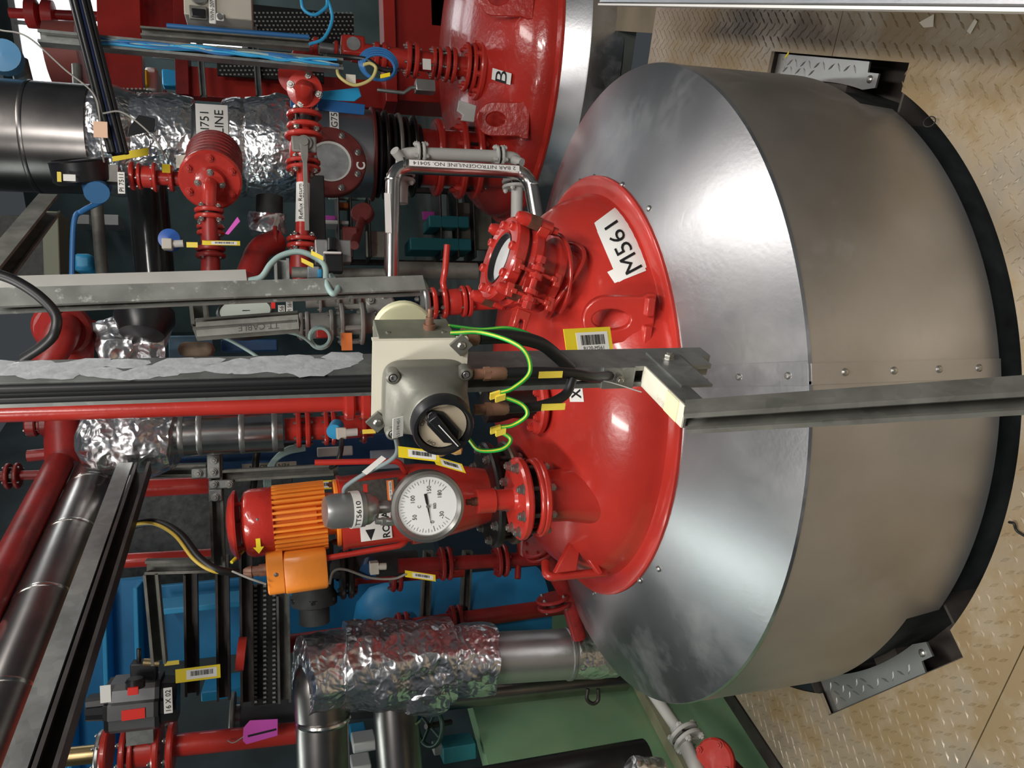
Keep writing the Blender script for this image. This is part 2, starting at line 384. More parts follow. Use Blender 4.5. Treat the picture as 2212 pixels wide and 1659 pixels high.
slab([uv(U1, -.8), uv(U1+1.2, -.8), uv(U1+1.2, 3.38-GAP), uv(U1, 3.38-GAP)], 'floor_plate', TREAD)
def inplate(p):
    d = p-C1; r = math.hypot(d.x, d.y); return r > rho(math.atan2(d.y, d.x) % (2*pi))+.015
def visible(p):
    q = p-EYE; d = q.dot(fw)
    return d > .3 and abs(q.dot(UP))/d < .70 and abs(q.dot(RT))/d < .54
def lozenges(par, v0, v1, ua, ub, z=0, cond=inplate, pitch=.036, L=.016, W=.0042, hgt=.0022, par_m=TREAD, org=V((0, 0, 0)), eu=UU, ev=VV):
    g = G(); rr = random.Random(5); i = 0; v = v0+.02
    while v < v1-.015:
        u = ua+.02+(pitch*.5 if i % 2 else 0); j = 0
        while u < ub-.015:
            p = org+eu*u+ev*v+ZZ*z
            if visible(p) and cond(p):
                a = radians(52 if (i+j) % 2 else -38)+.0; d = eu*cos(a)+ev*sin(a); n = ev*cos(a)-eu*sin(a)
                g.add([p-d*L, p+n*W, p+d*L, p-n*W, p-d*L*.55+ZZ*hgt, p+d*L*.55+ZZ*hgt], [(0, 3, 4), (3, 2, 5), (3, 5, 4), (2, 1, 5), (1, 0, 4), (1, 4, 5)])
            u += pitch; j += 1
        v += pitch*.62; i += 1
    return P_(g, 'tread_lozenge', par_m, par, ang=0, kind='stuff')
lozenges(nearp, -.1, .93, U0, U1); lozenges(midp, .945, VC-.005, U0, U1); lozenges(farp, VC+.005, 3.36, U0, U1)
# steel edge angle of the platform on the left, the open bay beyond it
g = G(); g.bar(uv(U0-.035, -.8, -.02), uv(U0-.035, 3.6, -.02), .06, .05, UU); g.bar(uv(U0-.065, -.8, -.1), uv(U0-.065, 3.6, -.1), .012, .2, UU)
o = P_(g, 'trim_1', STEEL); o['kind'] = 'structure'; o['label'] = 'dark steel edge angle along the platform'
g = G(); g.box(uv(-2.5, 2.5, -.62), UU*.42, VV*4, ZZ*.02); g.box(uv(-1.0, 2.1, -.75), UU*1.3, VV*1.3, ZZ*.01)
o = P_(g, 'floor_lower', M('lower_bay_floor', (.035, .045, .06), .5, 0, .5, 9)); o['kind'] = 'structure'
g = G(); g.bar(uv(-2.80, -.5, -.03), uv(-2.80, 9, -.03), .07, .06, UU)
o = P_(g, 'trim_2', M('stained_kerb', (.42, .40, .26), .6, 0, .35, 6)); o['kind'] = 'structure'; o['label'] = 'stained pale kerb under the green wall'
g = G(); g.box(uv(-2.90, 1.3, .05), UU*.05, VV*1.8, ZZ*.74); o = P_(g, 'wall_left', GRNW); o['kind'] = 'structure'
g = G(); g.box(uv(-2.92, 6.1, .0), UU*.05, VV*3.0, ZZ*.72); o = P_(g, 'wall_left_rear', M('dark_blue_wall', (.012, .03, .05), .5, 0, .4, 4)); o['kind'] = 'structure'
g = G(); g.box(uv(-3.75, 3.5, 1.7), UU*.05, VV*6, ZZ*2.4); o = P_(g, 'wall_far_left', M('dark_left_wall', (.05, .075, .08), .6, 0, .5, 3)); o['kind'] = 'structure'
g = G(); g.box(uv(0, 9.6, 1.7), UU*6.5, VV*.05, ZZ*2.6); o = P_(g, 'wall_back', M('dim_back_wall', (.11, .16, .16), .6, 0, .5, 1.5)); o['kind'] = 'structure'
g = G(); g.box(uv(0, 6.7, -.06), UU*6.5, VV*2.9, ZZ*.05); o = P_(g, 'floor_back', M('back_hall_floor', (.09, .10, .09), .6, 0, .4, 3)); o['kind'] = 'structure'
# daylight windows in the far wall, seen top right
def window(n, x, y, w_, h, e=2.2):
    p = at(x, y, 8.3); p = uv(UU.dot(p), 9.5, p.z)
    g = G(); g.box(p, UU*w_/2, VV*.02, ZZ*h/2); o = P_(g, 'window_%d' % n, M('daylight_pane', (.92, .97, 1), .4, em=e)); o['kind'] = 'structure'
    g = G()
    for s in (-1, 1): g.box(p+UU*s*w_/2, UU*.03, VV*.05, ZZ*h/2); g.box(p+ZZ*s*h/2, UU*(w_/2+.03), VV*.05, ZZ*.03)
    g.box(p-VV*.03, UU*.02, VV*.02, ZZ*h/2); P_(g, 'window_frame', GREYW, o)
window(1, 130, 60, 2.6, 1.0); window(2, 420, -10, 1.2, .9)

# ================================================================== main vessel
vessel = thing('process_vessel', 'wide stainless clad vessel with bright red dished head and sticker M561', 'vessel', C1)
def ring_prof(prof, t0, t1, n, m, name, par, c=C1):
    g = G(); g.lathe(c, ZZ, prof, n, t0, t1, closed=True); return P_(g, name, m, par, ang=.6)
SEAM = radians(-90.3)
def side_sheet(t0, t1, n, c=C1, R=.985, zt=.512, par=vessel, lugs=True):
    g = G(); th = .004; ts = [t0+(t1-t0)*i/n for i in range(n+1)]
    for t in ts:
        zb = 0.012
        if lugs and any(abs((t-f+pi) % (2*pi)-pi) < radians(18.7) for f in LUGS): zb = .10
        d = V((cos(t), sin(t), 0))
        for r, z in ((R, zb), (R, zt), (R-th, zt), (R-th, zb)): g.v.append(c+d*r+ZZ*z)
    for i in range(n):
        for k in range(4):
            k2 = (k+1) % 4; g.f.append((i*4+k, i*4+4+k, i*4+4+k2, i*4+k2))
    g.f += [(0, 1, 2, 3), (n*4+3, n*4+2, n*4+1, n*4)]
    return P_(g, 'cladding_sheet', SSD, par, ang=.6)
side_sheet(SEAM+.004, SEAM+pi, 150); side_sheet(SEAM+pi, SEAM+2*pi-.004, 150)
ZC = lambda r: .514+(.985-r)/.33*.118
for a, b in ((SEAM, SEAM+pi), (SEAM+pi, SEAM+2*pi)):
    ring_prof([(.987, .510), (.984, .5165), (.98, .518), (.64, ZC(.64)+.003), (.64, ZC(.64)-.006), (.975, .508)], a+.003, b-.003, 96, SS, 'top_cladding_sheet', vessel)
# seam cover strips and screws
g = G(); d = V((cos(SEAM), sin(SEAM), 0)); tdir = V((-d.y, d.x, 0))
g.box(C1+d*.9865+tdir*.018+ZZ*.262, tdir*.022, d*.0016, ZZ*.25); P_(g, 'seam_strip', SSD, vessel)
g = G(); g.bar(C1+d*.985+tdir*.02+ZZ*.5185, C1+d*.68+tdir*.02+ZZ*(ZC(.68)+.0035), .05, .002, tdir); P_(g, 'seam_strip', SS, vessel)
for z in (.075, .185, .305, .43): inst(DOMES, 'screw', frame(C1+d*.9875+tdir*.02+ZZ*z, d, None, .009), vessel)
nc = V((d.x*.335, d.y*.335, .942)).normalized()
for r in (.94, .82): inst(DOMES, 'screw', frame(C1+d*r+tdir*.016+ZZ*(ZC(r)+.005), nc, None, .0085), vessel)
for x, y in ((1285, 382), (1346, 399), (1404, 450), (1254, 391), (1425, 1229), (1385, 1254), (1285, 1282), (1223, 1256), (1320, 175), (1295, 205)):
    p = onsurf(x, y, C1, ZC, .985); dd = (p-C1); dd.z = 0; dd.normalize(); inst(DOMES, 'screw', frame(p+ZZ*.004, V((dd.x*.335, dd.y*.335, .942)), None, .0085), vessel)
# red dished head with its flat lip
DR, DH, DZ = .605, .235, .640
def dome_z(r): return DZ+DH*sqrt(max(0, 1-(r/DR)**3)) if r < DR else DZ-.002
prof = [(.56, .60), (.663, .626), (.663, .640), (.655, .644), (.625, .643)]
for i in range(25):
    t = pi/2*i/24; r = DR*max(0, cos(t))**(2/3); prof.append((max(r, 0.0), DZ+DH*sin(t)))
prof[5] = (DR+.004, DZ+.004)
g = G(); g.lathe(C1, ZZ, prof, 96); P_(g, 'dished_head', RED, vessel, ang=.5)
def dome_n(p):
    d = p-C1; r = math.hypot(d.x, d.y); x_ = r/DR; k = DH/DR*1.5*x_*x_/sqrt(max(.03, 1-x_**3)); return V((d.x/r*k, d.y/r*k, 1)).normalized()
def dome_map(quad, off):
    """maps (a,b) in 0..1 across a pixel quad onto the head"""
    q = [V((*p, 0)) for p in quad]
    def f(a, b):
        p = (q[0]*(1-a)+q[1]*a)*(1-b)+(q[3]*(1-a)+q[2]*a)*b
        s = onsurf(p.x, p.y, C1, dome_z, .66); return s+dome_n(s)*off
    return f
def dome_sticker(quad, name, m, off=.0012, n=10):
    f = dome_map(quad, off); f0 = dome_map(quad, .0002); g = G()
    g.add([f(i/n, j/n) for j in range(n+1) for i in range(n+1)], [(j*(n+1)+i, j*(n+1)+i+1, (j+1)*(n+1)+i+1, (j+1)*(n+1)+i) for j in range(n) for i in range(n)])
    return P_(g, name, m, vessel, ang=1)
q = [(1330, 612), (1282, 498), (1337, 446), (1402, 568)]        # bottom-left.. seen upright: left-top, right-top
LQ = [(1408, 572), (1344, 462), (1290, 500), (1337, 610)]        # left-bottom, right-bottom, right-top, left-top (upright sense)
st = dome_sticker(LQ, 'sticker', WHITE)
ext = dome_sticker([(1344, 470), (1332, 446), (1284, 482), (1293, 506)], 'sticker', WHITE, .0010)
ext = dome_sticker([(1396, 585), (1380, 556), (1312, 588), (1328, 612)], 'sticker', WHITE, .0010)
f = dome_map(LQ, .0030)
text(st, 'M561', None, None, None, .50, mapf=lambda a, b: f(.5+a, .50+b), fit=.92, bold=.0)
# supports seen in the floor recesses
for k, a in enumerate(LUGS[:2]):
    e = V((cos(a), sin(a), 0)); tt = V((-sin(a), cos(a), 0))
    g = G(); g.box(C1+e*1.049-ZZ*.075, e*.004, tt*.325, ZZ*.072)
    for s in (-1, 1): g.box(C1+e*.97+tt*s*.328-ZZ*.075, e*.08, tt*.004, ZZ*.072)
    P_(g, 'support_box', PIT, vessel)
    g = G(); g.box(C1+e*.96-ZZ*.145, e*.09, tt*.33, ZZ*.006); g.box(C1+e*.93-ZZ*.09, e*.05, tt*.05, ZZ*.05); P_(g, 'support_lug', PIT, vessel)
    # cut checker plate on the recess with its curved edge
    sg_ = 1 if k == 0 else -1; te = tt*sg_; s0, s1 = -.135, .315; poly = []
    for i in range(21):
        s = s0+(s1-s0)*i/20; poly.append((s, sqrt(1.0-s*s)))
    outer = [(s1, 1.04), (s0+.0, 1.04), (s0-.004, 1.012), (s0-.05, 1.012), (s0-.05, .975)]
    g = G(); pts = [C1+te*(p[0])+e*(p[1]*.975) for p in poly]+[C1+te*p[0]+e*p[1] for p in outer]
    n = len(pts); a_ = [V((p.x, p.y, -.028)) for p in pts]; b_ = [p-ZZ*.006 for p in a_]
    g.add(a_+b_, [tuple(range(n)), tuple(range(n, 2*n))[::-1]]+[(i, (i+1) % n, n+(i+1) % n, n+i) for i in range(n)])
    cp = P_(g, 'recess_plate', TREADC, vessel, ang=.3)
    lozenges(cp, .93, 1.035, -.12, .31, z=-.028, cond=lambda p: (p-C1).to_2d().length > 1.0, org=C1, eu=te, ev=e, par_m=TREADC)
    inst(DOMES, 'screw', frame(C1+te*(s0-.02)+e*.995-ZZ*.028, ZZ, None, .011), cp)
# inner wall of the vessel seen dark below the cladding
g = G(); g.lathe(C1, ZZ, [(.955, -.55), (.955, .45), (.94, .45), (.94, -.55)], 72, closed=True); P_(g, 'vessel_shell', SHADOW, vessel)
# padeye on the head
def padeye(par, base, right, upv, w, h, m, t=.022, hole=(.026, .05)):
    right, upv = V(right).normalized(), V(upv).normalized(); n = right.cross(upv); r = w/2; g = G()
    out = [(-r, 0), (-r*1.12, .02), (-r*1.12, .05), (-r, .055)]
    out = [(-r*1.15, 0), (-r*1.15, h*.12), (-r, h*.2)]+[(-r*cos(pi*i/14), h-r+r*sin(pi*i/14)) for i in range(15)]+[(r, h*.2), (r*1.15, h*.12), (r*1.15, 0)]
    hc = h-r*1.1; hw, hl = hole; inn = [(-hw*cos(2*pi*i/20), hc-.008+(hl if 0 <= sin(2*pi*i/20) else hl)*sin(2*pi*i/20)*.62) for i in range(20)]
    bm = bmesh.new()
    vo = [bm.verts.new(V(base)+right*a+upv*b+n*t/2) for a, b in out]; vi = [bm.verts.new(V(base)+right*a+upv*b+n*t/2) for a, b in inn]
    eo = [bm.edges.new((vo[i], vo[(i+1) % len(vo)])) for i in range(len(vo))]; ei = [bm.edges.new((vi[i], vi[(i+1) % len(vi)])) for i in range(len(vi))]
    bmesh.ops.triangle_fill(bm, edges=eo+ei, use_beauty=True)
    r_ = bmesh.ops.extrude_face_region(bm, geom=bm.faces[:]); bmesh.ops.translate(bm, vec=-n*t, verts=[v for v in r_['geom'] if isinstance(v, bmesh.types.BMVert)])
    bmesh.ops.recalc_face_normals(bm, faces=bm.faces); me = bpy.data.meshes.new('padeye'); bm.to_mesh(me); bm.free(); me.shade_smooth(); me.set_sharp_from_angle(angle=.6); me.materials.append(m)
    o = bpy.data.objects.new('padeye', me); link(o, par); md = o.modifiers.new('b', 'BEVEL'); md.width = .005; md.segments = 3; md.limit_method = 'ANGLE'; md.angle_limit = .7
    return o
pb = onsurf(1402, 690, C1, dome_z, .66); pn = dome_n(pb)
padeye(vessel, pb-ZZ*.012, V((1, -.32, .02)), V((.05, .25, 1)), .118, .182, RED, .030, (.027, .078))
g = G()
for sx in (-1, 1): g.box(pb+V((1, -.32, 0)).normalized()*sx*.036+V((0, .0, .010)), V((1, -.32, 0)).normalized()*.024, V((.32, 1, 0)).normalized()*.026, ZZ*.011)
P_(g, 'padeye_foot', RED, vessel, bevel=.004)
# lifting handle of rod and plates on the left of the head
a = onsurf(1308, 1236, C1, dome_z, .66); b = at(1180, 1247, 2.13); c = onsurf(1300, 1225, C1, dome_z, .66); e = at(1178, 1215, 2.18)
g = G(); g.tube([a, b, e], .013, 10, .02); P_(g, 'lifting_rod', RED, vessel, ang=.9)
a = onsurf(1240, 1165, C1, dome_z, .66); b = at(1205, 1243, 2.10); c = onsurf(1292, 1240, C1, dome_z, .66); d_ = at(1252, 1168, 2.05)
def tri(pts, t, m, name, par, nrm):
    pts = [V(p) for p in pts]; n = V(nrm).normalized()*t; k = len(pts); g = G(); g.add([p+n/2 for p in pts]+[p-n/2 for p in pts], [tuple(range(k)), tuple(range(k, 2*k))[::-1]]+[(i, (i+1) % k, k+(i+1) % k, k+i) for i in range(k)])
    return P_(g, name, m, par, ang=.3, bevel=.003)
n1 = V((.45, -.6, .4)); tri([at(1236, 1160, 2.12), at(1253, 1163, 2.12), at(1242, 1232, 2.09), at(1196, 1237, 2.09)], .018, RED, 'lifting_gusset', vessel, V((0, 1, .3)))
tri([at(1251, 1163, 2.12), at(1266, 1175, 2.12), at(1300, 1238, 2.08), at(1290, 1240, 2.08), at(1254, 1190, 2.11)], .018, RED, 'lifting_gusset', vessel, V((0, 1, .3)))
# ================================================================== strut post with isolator
def loc(o, right, upv):
    right, upv = V(right).normalized(), V(upv).normalized(); n = right.cross(upv); o = V(o)
    return lambda a, b, c=0: o+right*a+upv*b+n*c
NV = -VV
K = at(1000, 801, 1.28); zb = at(1525, 790, 1.30).z
pc = V((K.x, K.y, 0))-UU*.0205+VV*.0205
post = thing('support_post', 'galvanised double strut post carrying the isolator switch, silver paint on its upper side', 'post', (pc.x, pc.y, zb))
P_(channel(V((pc.x, pc.y, zb)), V((pc.x, pc.y, 2.9)), .041, .041, NV), 'strut_channel', GALV, post, ang=.3)
q = pc+VV*.041; P_(channel(V((q.x, q.y, zb-.02)), V((q.x, q.y, 2.9)), .041, .041, VV), 'strut_channel', GALV, post, ang=.3)
# smeared silver paint on the right flank, standing proud in lumps
g = G(); rr = random.Random(2)
for k in range(46):
    zz = 1.46+k*.0155; yy = rr.uniform(.008, .072); r = rr.uniform(.014, .026); c = pc+UU*.0205+VV*(yy-.02); c.z = zz
    n = 12; ring = [c+VV*(cos(2*pi*i/n)*r*rr.uniform(.75, 1.1))+ZZ*(sin(2*pi*i/n)*r*rr.uniform(1.1, 2.0))+UU*.0004 for i in range(n)]
    b = len(g.v); g.v += ring+[c+UU*.0028]; g.f += [(b+i, b+(i+1) % n, b+n) for i in range(n)]
P_(g, 'silver_paint', M('silver_paint', (.62, .64, .66), .3, .35, .15, 60, .3, 80), post, ang=1, kind='stuff')
zs = at(1400, 800, 1.27).z                         # stub level
s0 = V((pc.x, pc.y, zs))-VV*.018; s1 = s0-VV*.165
P_(channel(s0-ZZ*.0225, s1-ZZ*.0225, .041, .041, -ZZ), 'stub_channel', GALV, post, ang=.3)
plate('stub_plate', (s0+s1)/2+ZZ*.0005, VV, -UU, .165, .040, .003, CREAM, post)
plate('stub_sticker', s0*.25+s1*.75+ZZ*.003, VV, -UU, .045, .038, .002, M('aged_sticker', (.80, .76, .45), .5), post)
bp = plate('bracket_plate', V((pc.x, pc.y, 0))-VV*.0235+ZZ*at(1343, 811, 1.27).z, UU, ZZ, .041, .062, .005, GALV, post)
inst(NUT_Z, 'bolt', frame(V((pc.x, pc.y, 0))-VV*.026+ZZ*at(1342, 812, 1.27).z, NV, None, .0095), bp)
g = G(); g.box(V((pc.x, pc.y, zs-.055))+UU*.0225-VV*.04, UU*.0025, VV*.075, ZZ*.03); P_(g, 'bracket_plate', GALV, post)
inst(NUT_Z, 'bolt', frame(V((pc.x, pc.y, zs-.055))+UU*.025, UU, None, .0095), post)
sb0 = V((s1.x, s1.y, zs-.004)); sb1 = at(2212, 853, .855); sb1 = sb0+(sb1-sb0)*((sb0.z-.01)/(sb0.z-sb1.z))
g = channel(sb0, sb1, .041, .041, NV)
fs = P_(g, 'floor_strut', GALVD, None, ang=.3); tag(fs, 'bare brace strut slanting from the floor up to the stub of the isolator post', 'strut')
# black cables in the slot
def cable(label, pts, r, m=RUB, group=None, name='cable', k=8, n=8):
    g = G(); g.tube(smooth_path(pts, k), r, n); o = P_(g, name, m, None, ang=1.2); return tag(o, label, 'cable', group)
for i, du in enumerate((-.009, .004, .011)):
    c = V((pc.x, pc.y, 0))-VV*(.016+.003*i)+UU*du
    cable('black power cable running down the slot of the isolator post', [V((c.x, c.y, z)) for z in (2.85, 2.3, 1.9, 1.62, 1.40)], .0075, group='cables in the post slot')
# isolator switch
PC = at(906, 829, 1.215)
iso = thing('isolator_switch', 'cast isolator switch with round black rotary knob on a cream plate', 'switch', PC)
L = loc(PC, UU, ZZ)
plate('mounting_plate', PC, UU, ZZ, .150, .150, .004, CREAM, iso)
for s in (-1, 1):
    g = G(); g.box(PC+UU*s*.074+VV*.008, UU*.0012, VV*.006, ZZ*.075); P_(g, 'plate_flange', CREAM, iso)
for a, b in ((.068, -.062), (-.062, .066)):
    d = plate('corner_clip', L(a, b, .006), UU+ZZ, ZZ-UU, .026, .026, .006, ALU, iso); inst(DOMES, 'screw', frame(L(a, b, .009), NV, None, .007), d)
# cast body: rounded square base flowing into a round turret
def loft(secs, name, m, par, ang=.9, bevel=0):
    g = G(); n = len(secs[0])
    for s in secs: g.v += [V(p) for p in s]
    for i in range(len(secs)-1):
        for j in range(n): g.f.append((i*n+j, i*n+(j+1) % n, (i+1)*n+(j+1) % n, (i+1)*n+j))
    g.f += [tuple(range(n))[::-1], tuple(range((len(secs)-1)*n, len(secs)*n))]
    return P_(g, name, m, par, ang=ang, bevel=bevel)
def sq(L, ca, cb, c, w, h, e, n=40, dep_=None):
    out = []
    for i in range(n):
        t = 2*pi*i/n; x = abs(cos(t))**(2/e)*(1 if cos(t) >= 0 else -1); y = abs(sin(t))**(2/e)*(1 if sin(t) >= 0 else -1)
        out.append(L(ca+x*w/2, cb+y*h/2, c))
    return out
BX = -.014
loft([sq(L, BX, -.006, .004, .116, .132, 5), sq(L, BX, -.006, .030, .116, .132, 5), sq(L, BX, -.006, .036, .112, .126, 5), sq(L, BX-.002, -.012, .046, .104, .114, 3), sq(L, BX-.004, -.016, .060, .099, .106, 2.3), sq(L, BX-.004, -.018, .072, .097, .099, 2), sq(L, BX-.004, -.018, .090, .095, .095, 2), sq(L, BX-.004, -.018, .094, .088, .088, 2)], 'cast_body', ALU, iso)
for a, b in ((.032, .048), (.034, -.064), (-.064, .046), (-.062, -.064)):
    g = G(); g.lathe(L(a, b, .028), NV, [(.012, 0), (.011, .016), (.0075, .018), (.006, .013), (0, .013)], 16); bs_ = P_(g, 'cover_lug', ALU, iso); inst(CAPZ, 'screw', frame(L(a, b, .040), NV, None, .0055), bs_)
g = G(); g.lathe(L(BX-.004, -.018, .094), NV, [(.0, 0), (.0465, 0), (.0465, .02), (.0445, .026), (.040, .026), (.037, .014), (0, .014)], 40); kn = P_(g, 'knob_ring', BLACK, iso, ang=.5)
g = G(); g.lathe(L(BX-.004, -.018, .109), NV, [(0, 0), (.036, 0), (.036, .001), (0, .001)], 36); P_(g, 'knob_dial', M('beige_dial', (.62, .52, .38), .5), kn)
Lk = loc(L(BX-.004, -.018, .110), UU*cos(.7)+ZZ*sin(.7), ZZ*cos(.7)-UU*sin(.7))
g = G(); g.prism([(-.036, .0), (-.02, -.015), (.02, -.015), (.034, -.004), (.034, .004), (.02, .015), (-.02, .015)], Lk(0, 0), Lk(1, 0)-Lk(0, 0), Lk(0, 1)-Lk(0, 0), NV*.008)
g.prism([(-.034, -.004), (.030, -.008), (.030, .008), (-.034, .004)], Lk(0, 0, .008), Lk(1, 0)-Lk(0, 0), Lk(0, 1)-Lk(0, 0), NV*.012); P_(g, 'knob_handle', BLACK, kn, bevel=.0015)
g = G(); g.box(Lk(-.008, 0, .0206), (Lk(1, 0)-Lk(0, 0))*.024, (Lk(0, 1)-Lk(0, 0))*.0007, NV*.0004); P_(g, 'pointer_line', WHITE, kn)
text(kn, 'OFF', L(BX-.030, -.002, .1115), UU*.6+ZZ*.8, ZZ*.6-UU*.8, .006); text(kn, 'ON', L(BX+.004, .0115, .1115), UU*.75-ZZ*.6, ZZ*.75+UU*.6, .006)
lb = plate('label', L(BX-.026, .042, .068), UU, ZZ+NV*.4, .034, .018, .001, WHITE, iso); text(lb, 'L51/P9/451', L(BX-.026, .042, .0687), UU, ZZ+NV*.4, .005, fit=.030)
# earth box behind it
jb = thing('junction_box', 'grey green steel earthing box with a brass stud beside the isolator switch', 'junction box', L(.03, 0, -.04))
g = G(); g.box(L(.046, .004, -.048), UU*.03, ZZ*.061, VV*.042); P_(g, 'box_body', M('grey_green_enamel', (.15, .155, .12), .45, .1, .2, 30), jb, bevel=.002)
g = G(); g.lathe(L(.076, -.02, -.045), UU, [(.010, 0), (.010, .008), (.0065, .008), (.0065, .02), (.004, .02), (.004, .034)], 12); P_(g, 'earth_stud', BRONZE, jb)
for b in (.048, -.04): inst(DOMES, 'screw', frame(L(.076, b, -.03), UU, None, .004), jb)
g = G(); g.lathe(L(.048, .012, -.120), NV, [(0, 0), (.050, 0), (.050, .012), (.047, .015), (0, .015)], 32); o = P_(g, 'beige_lamp_cover', M('pale_yellow_plastic', (.60, .58, .38), .5), None, ang=.4); tag(o, 'pale yellow round cover half hidden behind the earthing box', 'cover')
# glands, cables and earth loops below the switch
def gland(p, d, r, Lg, name='cable_gland', m=BRONZE, par=None):
    d = V(d).normalized(); g = G(); g.cyl(p, p+d*Lg*.3, r*.8, 14); g.prism(hexpoly(r*1.1), p+d*Lg*.3, d.orthogonal().normalized(), d.cross(d.orthogonal().normalized()), d*Lg*.18); g.lathe(p+d*Lg*.48, d, [(r, 0), (r, Lg*.42), (r*.75, Lg*.52)], 16)
    return P_(g, name, m, par)
for a, cc in ((.028, .03), (-.022, .055)):
    gland(L(a, -.079, cc), -ZZ, .0105, .055, par=iso)
gland(L(.058, -.060, -.05), -ZZ, .014, .045, par=jb)
b1 = [L(.028, -.13, .03), L(.027, -.19, .028), L(.020, -.245, .02), L(.0, -.30, -.005), V((pc.x, pc.y, zs+.06))-VV*.012]
cable('black cable with a yellow marker leaving the upper gland of the isolator', b1, .009)
b2 = [L(-.022, -.13, .055), L(-.022, -.19, .05), L(-.012, -.235, .035), L(.012, -.25, .022)]
cable('black cable with a yellow marker leaving the outer gland of the isolator', b2, .0085)
b3 = [L(.058, -.105, -.05), L(.056, -.16, -.055), L(.04, -.215, -.065), L(.015, -.25, -.07), L(-.03, -.30, -.08)]
cable('thick black cable leaving the brown gland of the earthing box', b3, .012)
for p, rr_ in ((L(.027, -.205, .038), 'upper'), (L(-.020, -.208, .060), 'outer')):
    o = plate('cable_marker', p, -ZZ, UU, .040, .0115, .001, YELS); tag(o, 'yellow sleeve marker on the black cable from the %s gland' % rr_, 'marker', 'cable markers under the isolator')
def striped(label, pts, r):
    P = smooth_path(pts, 8); g = G(); g.tube(P, r, 8); t = P_(g, 'earth_wire', WIREG, None, ang=1.2); tag(t, label, 'wire'); g = G(); off = V((.15, -.6, .3)).normalized()*r*.55; g.tube([p+off for p in P], r*.52, 6); P_(g, 'yellow_stripe', WIREY, t, ang=1.2); return t
striped('green and yellow earth wire looping from the earthing box to the upper gland', [L(.078, -.050, -.02), L(.085, -.10, .0), L(.076, -.150, .04), L(.044, -.162, .06), L(.018, -.135, .065), L(.008, -.112, .06)], .0036)
striped('green earth wire looping between the two glands of the isolator', [L(.004, -.118, .062), L(-.006, -.150, .075), L(-.02, -.156, .085), L(-.036, -.135, .085), L(-.042, -.112, .08)], .0034)
striped('green earth wire curling under the knob of the isolator', [L(-.046, -.112, .08), L(-.058, -.132, .09), L(-.072, -.118, .095), L(-.078, -.085, .085), L(-.066, -.07, .07)], .0034)
for p in (L(.006, -.108, .062), L(.003, -.116, .066), L(-.044, -.108, .082), L(-.047, -.116, .085)):
    o = plate('wire_ferrule', p, -ZZ+UU*.3, UU, .016, .010, .006, YELS); tag(o, 'yellow ferrule on the end of a green earth wire', 'ferrule', 'ferrules on the earth wires')
striped('yellow green earth wire running behind the black cable to the red head', [L(.075, -.055, -.06), L(.066, -.11, -.065), L(.066, -.16, -.07), L(.05, -.205, -.075), L(.02, -.245, -.08)], .003)
tw = [V((pc.x, pc.y, 0))-VV*.03+ZZ*at(1230, 805, 1.27).z, at(1300, 822, 1.24), at(1386, 847, 1.2)]
cable('thin bare wire hanging from the cable bundle to the stub plate', tw, .0012, CABLEG)
asset_tag('large yellow barcode tag hanging on the red head beside the padeye', at(1272, 738, 1.60), V((.05, .22, -1)), V((1, 0, .12)), .125, .062, txt='B120-M561')

# ================================================================== dial thermometer on its flanged nozzle
NZ = at(1112, 1077, 2.0); GY = 2.0
noz = thing('flanged_nozzle', 'red bolted nozzle flange carrying the dial thermometer', 'nozzle', (NZ.x, NZ.y, .80))
dome_at = lambda x, y: V((x, y, dome_z(math.hypot(x-C1.x, y-C1.y))))
bz_ = dome_at(NZ.x, NZ.y).z
g = G(); g.lathe(V((NZ.x, NZ.y, bz_-.10)), ZZ, [(.098, 0), (.090, .03), (.080, .075), (.072, .115), (.070, NZ.z-bz_+.02)], 36); P_(g, 'nozzle_neck', RED, vessel)
zt = NZ.z
f1 = disc(noz, (NZ.x, NZ.y, zt-.024), ZZ, .112, .024, RED); nuts(f1, (NZ.x, NZ.y, zt), ZZ, .092, 8, .0125, NUT_Z, .39)
f2 = disc(vessel, (NZ.x, NZ.y, zt-.074), ZZ, .108, .018, RED); nuts(f2, (NZ.x, NZ.y, zt-.074), ZZ, .092, 8, .0105, NUT_Z, .39, True)
g = G(); g.cyl((NZ.x, NZ.y, zt-.06), (NZ.x, NZ.y, zt-.02), .074, 28)
for k in range(8):
    t_ = .39+2*pi*k/8; u_ = ZZ.orthogonal(); P0 = V((NZ.x, NZ.y, zt-.06))+V((cos(t_), sin(t_), 0))*.092; g.cyl(P0, P0+ZZ*.04, .007, 8)
P_(g, 'gasket', STEEL, noz)
g = G(); g.tube([V((NZ.x+cos(t)*.098, NZ.y+sin(t)*.098, zt-.052)) for t in [radians(-150+i*12) for i in range(24)]], .009, 8); P_(g, 'clamp_ring', RED, noz, ang=1)
tg = thing('dial_thermometer', 'round steel dial thermometer with white face reading from -30 to 180', 'gauge', (NZ.x, NZ.y, zt))
g = G(); g.lathe((NZ.x, NZ.y, zt), ZZ, [(.034, 0), (.028, .008), (.028, .055), (.033, .058), (.033, .105), (.0, .105)], 28); P_(g, 'thermowell_boss', RED, tg)
g = G(); g.lathe((NZ.x, NZ.y, zt+.105), ZZ, [(.012, 0), (.012, .008), (.008, .008), (.008, .03)], 14); g.prism(hexpoly(.011), (NZ.x, NZ.y, zt+.112), V((1, 0, 0)), V((0, 1, 0)), ZZ*.009); P_(g, 'stem', NUTR, tg)
GC = at(922, 1090, 1.99); GC = V((GC.x, NZ.y-.005, GC.z)); gn = V((-.10, -1, .03)).normalized(); gr = gn.cross(ZZ).normalized()*-1; gr = ZZ.cross(gn).normalized(); gu = gn.cross(gr).normalized()
if gu.z < 0: gu = -gu
